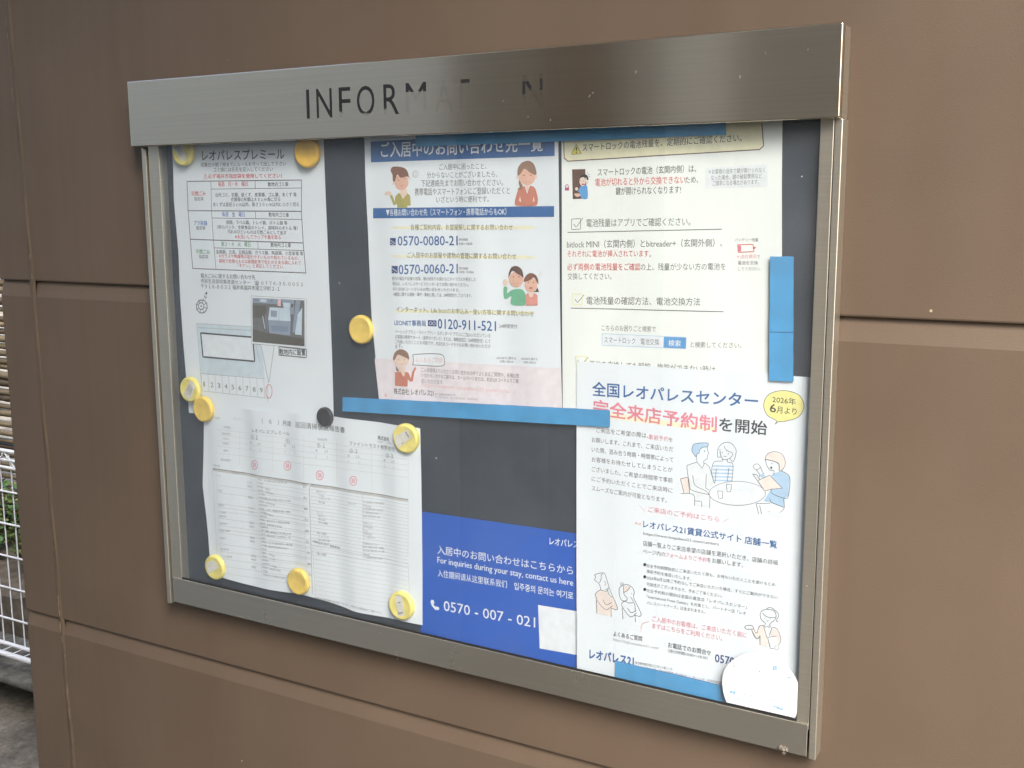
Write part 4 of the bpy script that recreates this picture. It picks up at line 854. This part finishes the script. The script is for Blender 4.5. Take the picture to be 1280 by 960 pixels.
s.P([(410, 440), (480, 430), (540, 640), (600, 600), (640, 460), (710, 490), (775, 660), (740, 760), (690, 760), (710, 660), (560, 640), (560, 800), (425, 765), (420, 600), (365, 650), (275, 500), (310, 480), (365, 560)], 'peach'); fig([(155, 460), (190, 430), (280, 430), (310, 480), (250, 490), (190, 490), (155, 460)]); fig([(275, 500), (320, 600), (370, 655), (425, 600)]); fig([(310, 480), (362, 560), (410, 440), (480, 430)]); fig([(420, 600), (420, 765)], sm=False); fig([(480, 435), (540, 640)], sm=False); fig([(625, 460), (580, 600)], sm=False); fig([(630, 460), (710, 490), (775, 660), (735, 770)])
fig([(420, 240), (450, 180), (540, 150), (640, 170), (690, 230), (680, 320), (600, 390), (570, 440)]); fig([(420, 240), (440, 320), (510, 385), (515, 410)]); fig([(460, 210), (540, 280), (680, 295)]); fig([(530, 140), (600, 120), (690, 180), (740, 250), (700, 350), (735, 365)]); s.E(502, 305, 6, 6, 'black'); s.E(595, 315, 6, 6, 'black'); fig([(530, 345), (550, 352), (570, 345)])
s.P([(550, 630), (700, 610), (720, 780), (660, 825), (600, 825)], 'white'); fig([(550, 630), (700, 610)], sm=False); fig([(550, 630), (600, 825), (660, 820)], sm=False); s.E(705, 810, 34, 34, 'white'); s.E(705, 810, 34, 34, 'grey', False, .5); fig([(490, 410), (515, 460), (545, 440), (580, 465), (610, 430)], sm=False)
s.Z = (720, 760, 4)
s.T('ご入居中のお客様は、ご来店いただく前に', 384, 64, 856, 148, 28, 'pink'); s.T('まずはこちらをご利用ください。', 384, 100, 732, 164, 28, 'pink'); s.L([(368, 66), (335, 80), (328, 120)], .6, 'lpink', True)
s.T('よくあるご質問', 190, 138, 334, 164, 26, 'black', .006); s.T('https://help.leopalace21.com/', 190, 164, 416, 208, 16, 'lgrey'); s.T('お電話でのお問合せ', 462, 196, 676, 238, 28, 'black', .006); s.T('（受付時間10:00〜18:30）', 462, 220, 660, 258, 18, 'grey')
s.T('0570-071-021', 696, 268, 968, 320, 40, 'navy', .022); s.T('レオパレス21', 70, 250, 292, 284, 46, 'blue', .036, slant=.0)
s.T('東京都中野区本町２丁目５４番１１号', 300, 276, 484, 312, 14, 'grey'); s.T('宅地建物取引業　国土交通大臣（５）第５８９７号　賃貸住宅管理業者　国土交通大臣（２）第１２６３号　全国賃貸住宅協会', 192, 272, 734, 382, 14, 'grey')
s.build('white visit booking notice with blue and pink headline and people around a table', 'notice')

# ================================================================== blue magnetic strips
def strip(label, quad, Y, seam=None, th=1.3):
    bm = bmesh.new()
    q = [UN(x, y, Y) for x, y in quad]           # top left, top right, bottom right, bottom left
    rs = random.Random(len(label)); ring = []
    for k in range(4):
        p0, p1 = np.array(q[k]), np.array(q[(k + 1) % 4]); L = np.hypot(*(p1 - p0)); m = max(3, int(L / 9))
        nrm = np.array([-(p1 - p0)[1], (p1 - p0)[0]]) / L; amp = .18 if L > 40 else .35
        for i in range(m): ring.append(p0 + (p1 - p0) * i / m + (nrm * rs.uniform(-amp, amp) if i else 0))
    f = [bm.verts.new(W(x, Y + .25 * math.sin(x * .021 + z * .017), z)) for x, z in ring]; b = [bm.verts.new(W(x, Y + th, z)) for x, z in ring]
    ff = bm.faces.new(f); bm.faces.new(b[::-1])
    bmesh.ops.triangulate(bm, faces=[ff])
    sd = [bm.faces.new((f[i], b[i], b[(i + 1) % len(f)], f[(i + 1) % len(f)])) for i in range(len(f))]
    bmesh.ops.recalc_face_normals(bm, faces=bm.faces[:])
    for s_ in sd: s_.material_index = 1
    if seam:
        for (x0, y0), (x1, y1) in seam:
            A, B = UN(x0, y0, Y - .28), UN(x1, y1, Y - .28)
            v = [bm.verts.new(W(x, Y - .28, z)) for x, z in ((A[0], A[1] + .35), (B[0], B[1] + .35), (B[0], B[1] - .35), (A[0], A[1] - .35))]
            f2 = bm.faces.new(v); f2.material_index = 1
    o = obj('magnet_strip', bm, [BLUES, BLUEE]); tag(o, label, 'magnetic strip', 'blue magnetic strips on the notice board')
    c = np.mean(np.array(q), 0); set_origin(o, W(c[0], Y, c[1]))
strip('long blue magnetic strip across the foot of the contact list and the booking notice', [(428, 496.5), (761.5, 513), (761.5, 534), (427.5, 514)], 8.9)
strip('upright blue magnetic strip with a seam on the right edge of the cream sheet', [(962.5, 320.5), (992, 321), (991.5, 477), (961.5, 476)], 9.3, [((962, 415), (992, 415.5))])
strip('long blue magnetic strip along the top, half hidden behind the steel header', [(519.5, 160), (907, 140), (907, 168.5), (519, 183.5)], 9.3)
strip('blue magnetic strip at the bottom beside the white round sticker', [(769, 826), (930, 864), (930, 900), (768, 862)], 9.3)

# ================================================================== round magnets
def magnet(px, py, label, m, r=14.6, h=5.8, Yb=11.4, tape=None, marks=()):
    x, z = UN(px, py, Yb - h * .5); base = W(x, Yb, z)
    o = empty('round_magnet', base); tag(o, label, 'magnet', 'round magnets on the notice board')
    prof = [(r - .6, 0), (r, .5), (r, h * .55), (r - .5, h * .82), (r - 1.6, h * .97), (r - 2.8, h), (r - 3.6, h - .25), (r * .4, h - .55), (0.01, h - .6)]
    bm = bmesh.new(); n = 40; rings = []
    for rr_, hh in prof: rings.append([bm.verts.new(base + Vector((rr_ * math.cos(6.2832 * k / n), -hh, rr_ * math.sin(6.2832 * k / n))) / 1000) for k in range(n)])
    for A, B in zip(rings, rings[1:]):
        for k in range(n): bm.faces.new((A[k], A[(k + 1) % n], B[(k + 1) % n], B[k]))
    bmesh.ops.recalc_face_normals(bm, faces=bm.faces[:])
    body = obj('magnet_body', bm, m, o, True)
    if tape:
        Yt = Yb - h - .12; bm = bmesh.new()
        Q = [UN(a, b, Yt) for a, b in tape]
        # wrap the tape's ends a little over the rim
        vs = []
        def yy(qx, qz):
            d_ = math.hypot(qx - x, qz - z); return Yt + max(0, d_ - (r - 2.6)) * 1.2
        grid_ = []
        for j in range(9):
            row = []
            for i in range(9):
                u, v = i / 8, j / 8
                qx = (1 - u) * (1 - v) * Q[0][0] + u * (1 - v) * Q[1][0] + u * v * Q[2][0] + (1 - u) * v * Q[3][0]; qz = (1 - u) * (1 - v) * Q[0][1] + u * (1 - v) * Q[1][1] + u * v * Q[2][1] + (1 - u) * v * Q[3][1]
                row.append(bm.verts.new(W(qx, yy(qx, qz), qz)))
            grid_.append(row)
        for j in range(8):
            for i in range(8): bm.faces.new((grid_[j][i], grid_[j + 1][i], grid_[j + 1][i + 1], grid_[j][i + 1]))
        bmesh.ops.recalc_face_normals(bm, faces=bm.faces[:])
        if sum(f.normal.y for f in bm.faces) > 0: bmesh.ops.reverse_faces(bm, faces=bm.faces[:])
        tp = obj('label_tape', bm, TAPE, o, True)
        if marks:
            bm = bmesh.new()
            for u, v, du, dv in marks:
                P4 = []
                for uu, vv in ((u, v), (u + du, v), (u + du, v + dv), (u, v + dv)):
                    qx = (1 - uu) * (1 - vv) * Q[0][0] + uu * (1 - vv) * Q[1][0] + uu * vv * Q[2][0] + (1 - uu) * vv * Q[3][0]; qz = (1 - uu) * (1 - vv) * Q[0][1] + uu * (1 - vv) * Q[1][1] + uu * vv * Q[2][1] + (1 - uu) * vv * Q[3][1]
                    P4.append(bm.verts.new(W(qx, yy(qx, qz) - .07, qz)))
                bm.faces.new(P4)
            obj('printing', bm, INK['lgrey'], tp)
mk = [(.1 + .13 * i, .2 + .06 * (i % 3), .07, .5 - .1 * (i % 2)) for i in range(6)]
magnet(229, 190.5, 'pale yellow magnet with a slanted label on the rules sheet upper left corner', YEL, tape=[(213, 180), (222, 170), (233.5, 197), (228, 202)], marks=mk)
magnet(384, 190.5, 'amber plain magnet at the rules sheet upper right corner', YEL3, r=15.6)
magnet(238, 487, 'pale yellow magnet with an upright slanted label on the rules sheet lower left corner', YEL, tape=[(238, 475.5), (245, 481), (237, 500.5), (229, 493)], marks=mk)
magnet(254.5, 511.5, 'amber plain magnet at the report upper left corner, touching a labelled one', YEL2)
magnet(451.5, 412, 'plain yellow magnet on the bare grey board left of the contact list', YEL2, r=14.8, Yb=13.9)
magnet(406, 521, 'small black magnet on the report below the rules sheet', BLK, r=10.2, h=4.5)
magnet(507.5, 548, 'pale yellow magnet with a broad label on the report upper right corner', YEL, r=15.2, tape=[(490.5, 547), (509, 537), (515, 547), (498, 560)], marks=[(.8, .1, .1, .7), (.3, .8, .08, .15)])
magnet(269, 709, 'pale yellow magnet with a torn white label on the report lower left corner', YEL, tape=[(256.5, 704), (268, 700), (274, 709), (261, 717.5)])
magnet(373, 727, 'plain yellow magnet on the report bottom edge, between two labelled ones', YEL2, r=14.8)
magnet(501.8, 757, 'pale yellow magnet with an upright white label on the report lower right corner', YEL, r=15.2, tape=[(493, 745), (502, 744.5), (506, 769), (498, 771)], marks=[(.1, .8, .7, .1), (.3, .3, .4, .08)])

# ================================================================== round sticker on the glass
s = Sheet.__new__(Sheet); s.db = 0; s.name, s.Y, s.wave, s.base, s.curl = 'round_sticker', 2.42, (), STICK, None
s.V, s.F, s.MI, s.layer, s.inks = [], [], [], 0, []; s.Z = (890, 800, 8.73)
out_ = [(160, 680), (128, 590), (112, 470), (128, 350), (185, 260), (280, 185), (380, 148), (490, 136), (600, 150), (720, 205), (830, 300), (905, 395), (950, 500), (975, 640), (968, 700), (905, 850)]
Q = [s.un(p) for p in cr(out_, False)]
s.V = [(q[0], s.Y, q[1]) for q in Q]
for t in geometry.tessellate_polygon([[Vector((q[0], q[1], 0)) for q in Q]]): s.F.append(tuple(t)); s.MI.append(0)
s.nbase = 0
def _add(pts2, faces, ink, lift=0):
    s.layer += 1; b = len(s.V); mi = s.mi(ink)
    for x, z in pts2: s.V.append((x, s.Y - .10 - .001 * s.layer, z))
    for f in faces: s.F.append(tuple(b + i for i in f)); s.MI.append(mi)
s.add = _add
s.T('B', 665, 328, 705, 330, 48, 'cyan', .012, slant=.15); s.T('高速', 192, 578, 258, 590, 30, 'cyan', .012); s.T('インターネット', 268, 592, 515, 640, 26, 'cyan', .006); s.T('レンタル・ビデオ', 580, 650, 870, 716, 26, 'cyan', .006); s.T('CSチャンネル', 225, 645, 470, 698, 26, 'cyan', .006); s.T('IP電話', 668, 738, 780, 772, 30, 'cyan', .006); s.E(520, 340, 10, 6, 'grey'); s.L([(232, 275), (250, 292)], .8, 'grey'); s.L([(815, 402), (868, 414)], .8, 'cyan')
s.build('white round sticker with a cut off bottom on the glass at the lower right corner', 'sticker')
bpy.data.objects.remove(_to, do_unlink=True)

# ---- dried mud under the bottom rail
bm = bmesh.new(); rq = random.Random(4)
for px_, py_, rr_ in ((975, 934.5, 2.6), (978.5, 936, 3.0), (982, 938, 2.2), (980, 941.5, 1.6)):
    x, z = UN(px_, py_, -.8); bmesh.ops.create_icosphere(bm, subdivisions=2, radius=rr_ * .75 / 1000, matrix=Matrix.Translation(W(x, -.2, z)))
for v in bm.verts: v.co += Vector((rq.uniform(-1, 1), rq.uniform(-1, 1), rq.uniform(-1, 1))) * .0006
mud = obj('mud_daub', bm, mat('dry_mud', (.17, .15, .125), .95, var=.5, scale=300)); tag(mud, 'small dried mud daub on the lower edge of the steel bottom rail', 'mud')
x, z = UN(979, 937, -.5); set_origin(mud, W(x, -.2, z))
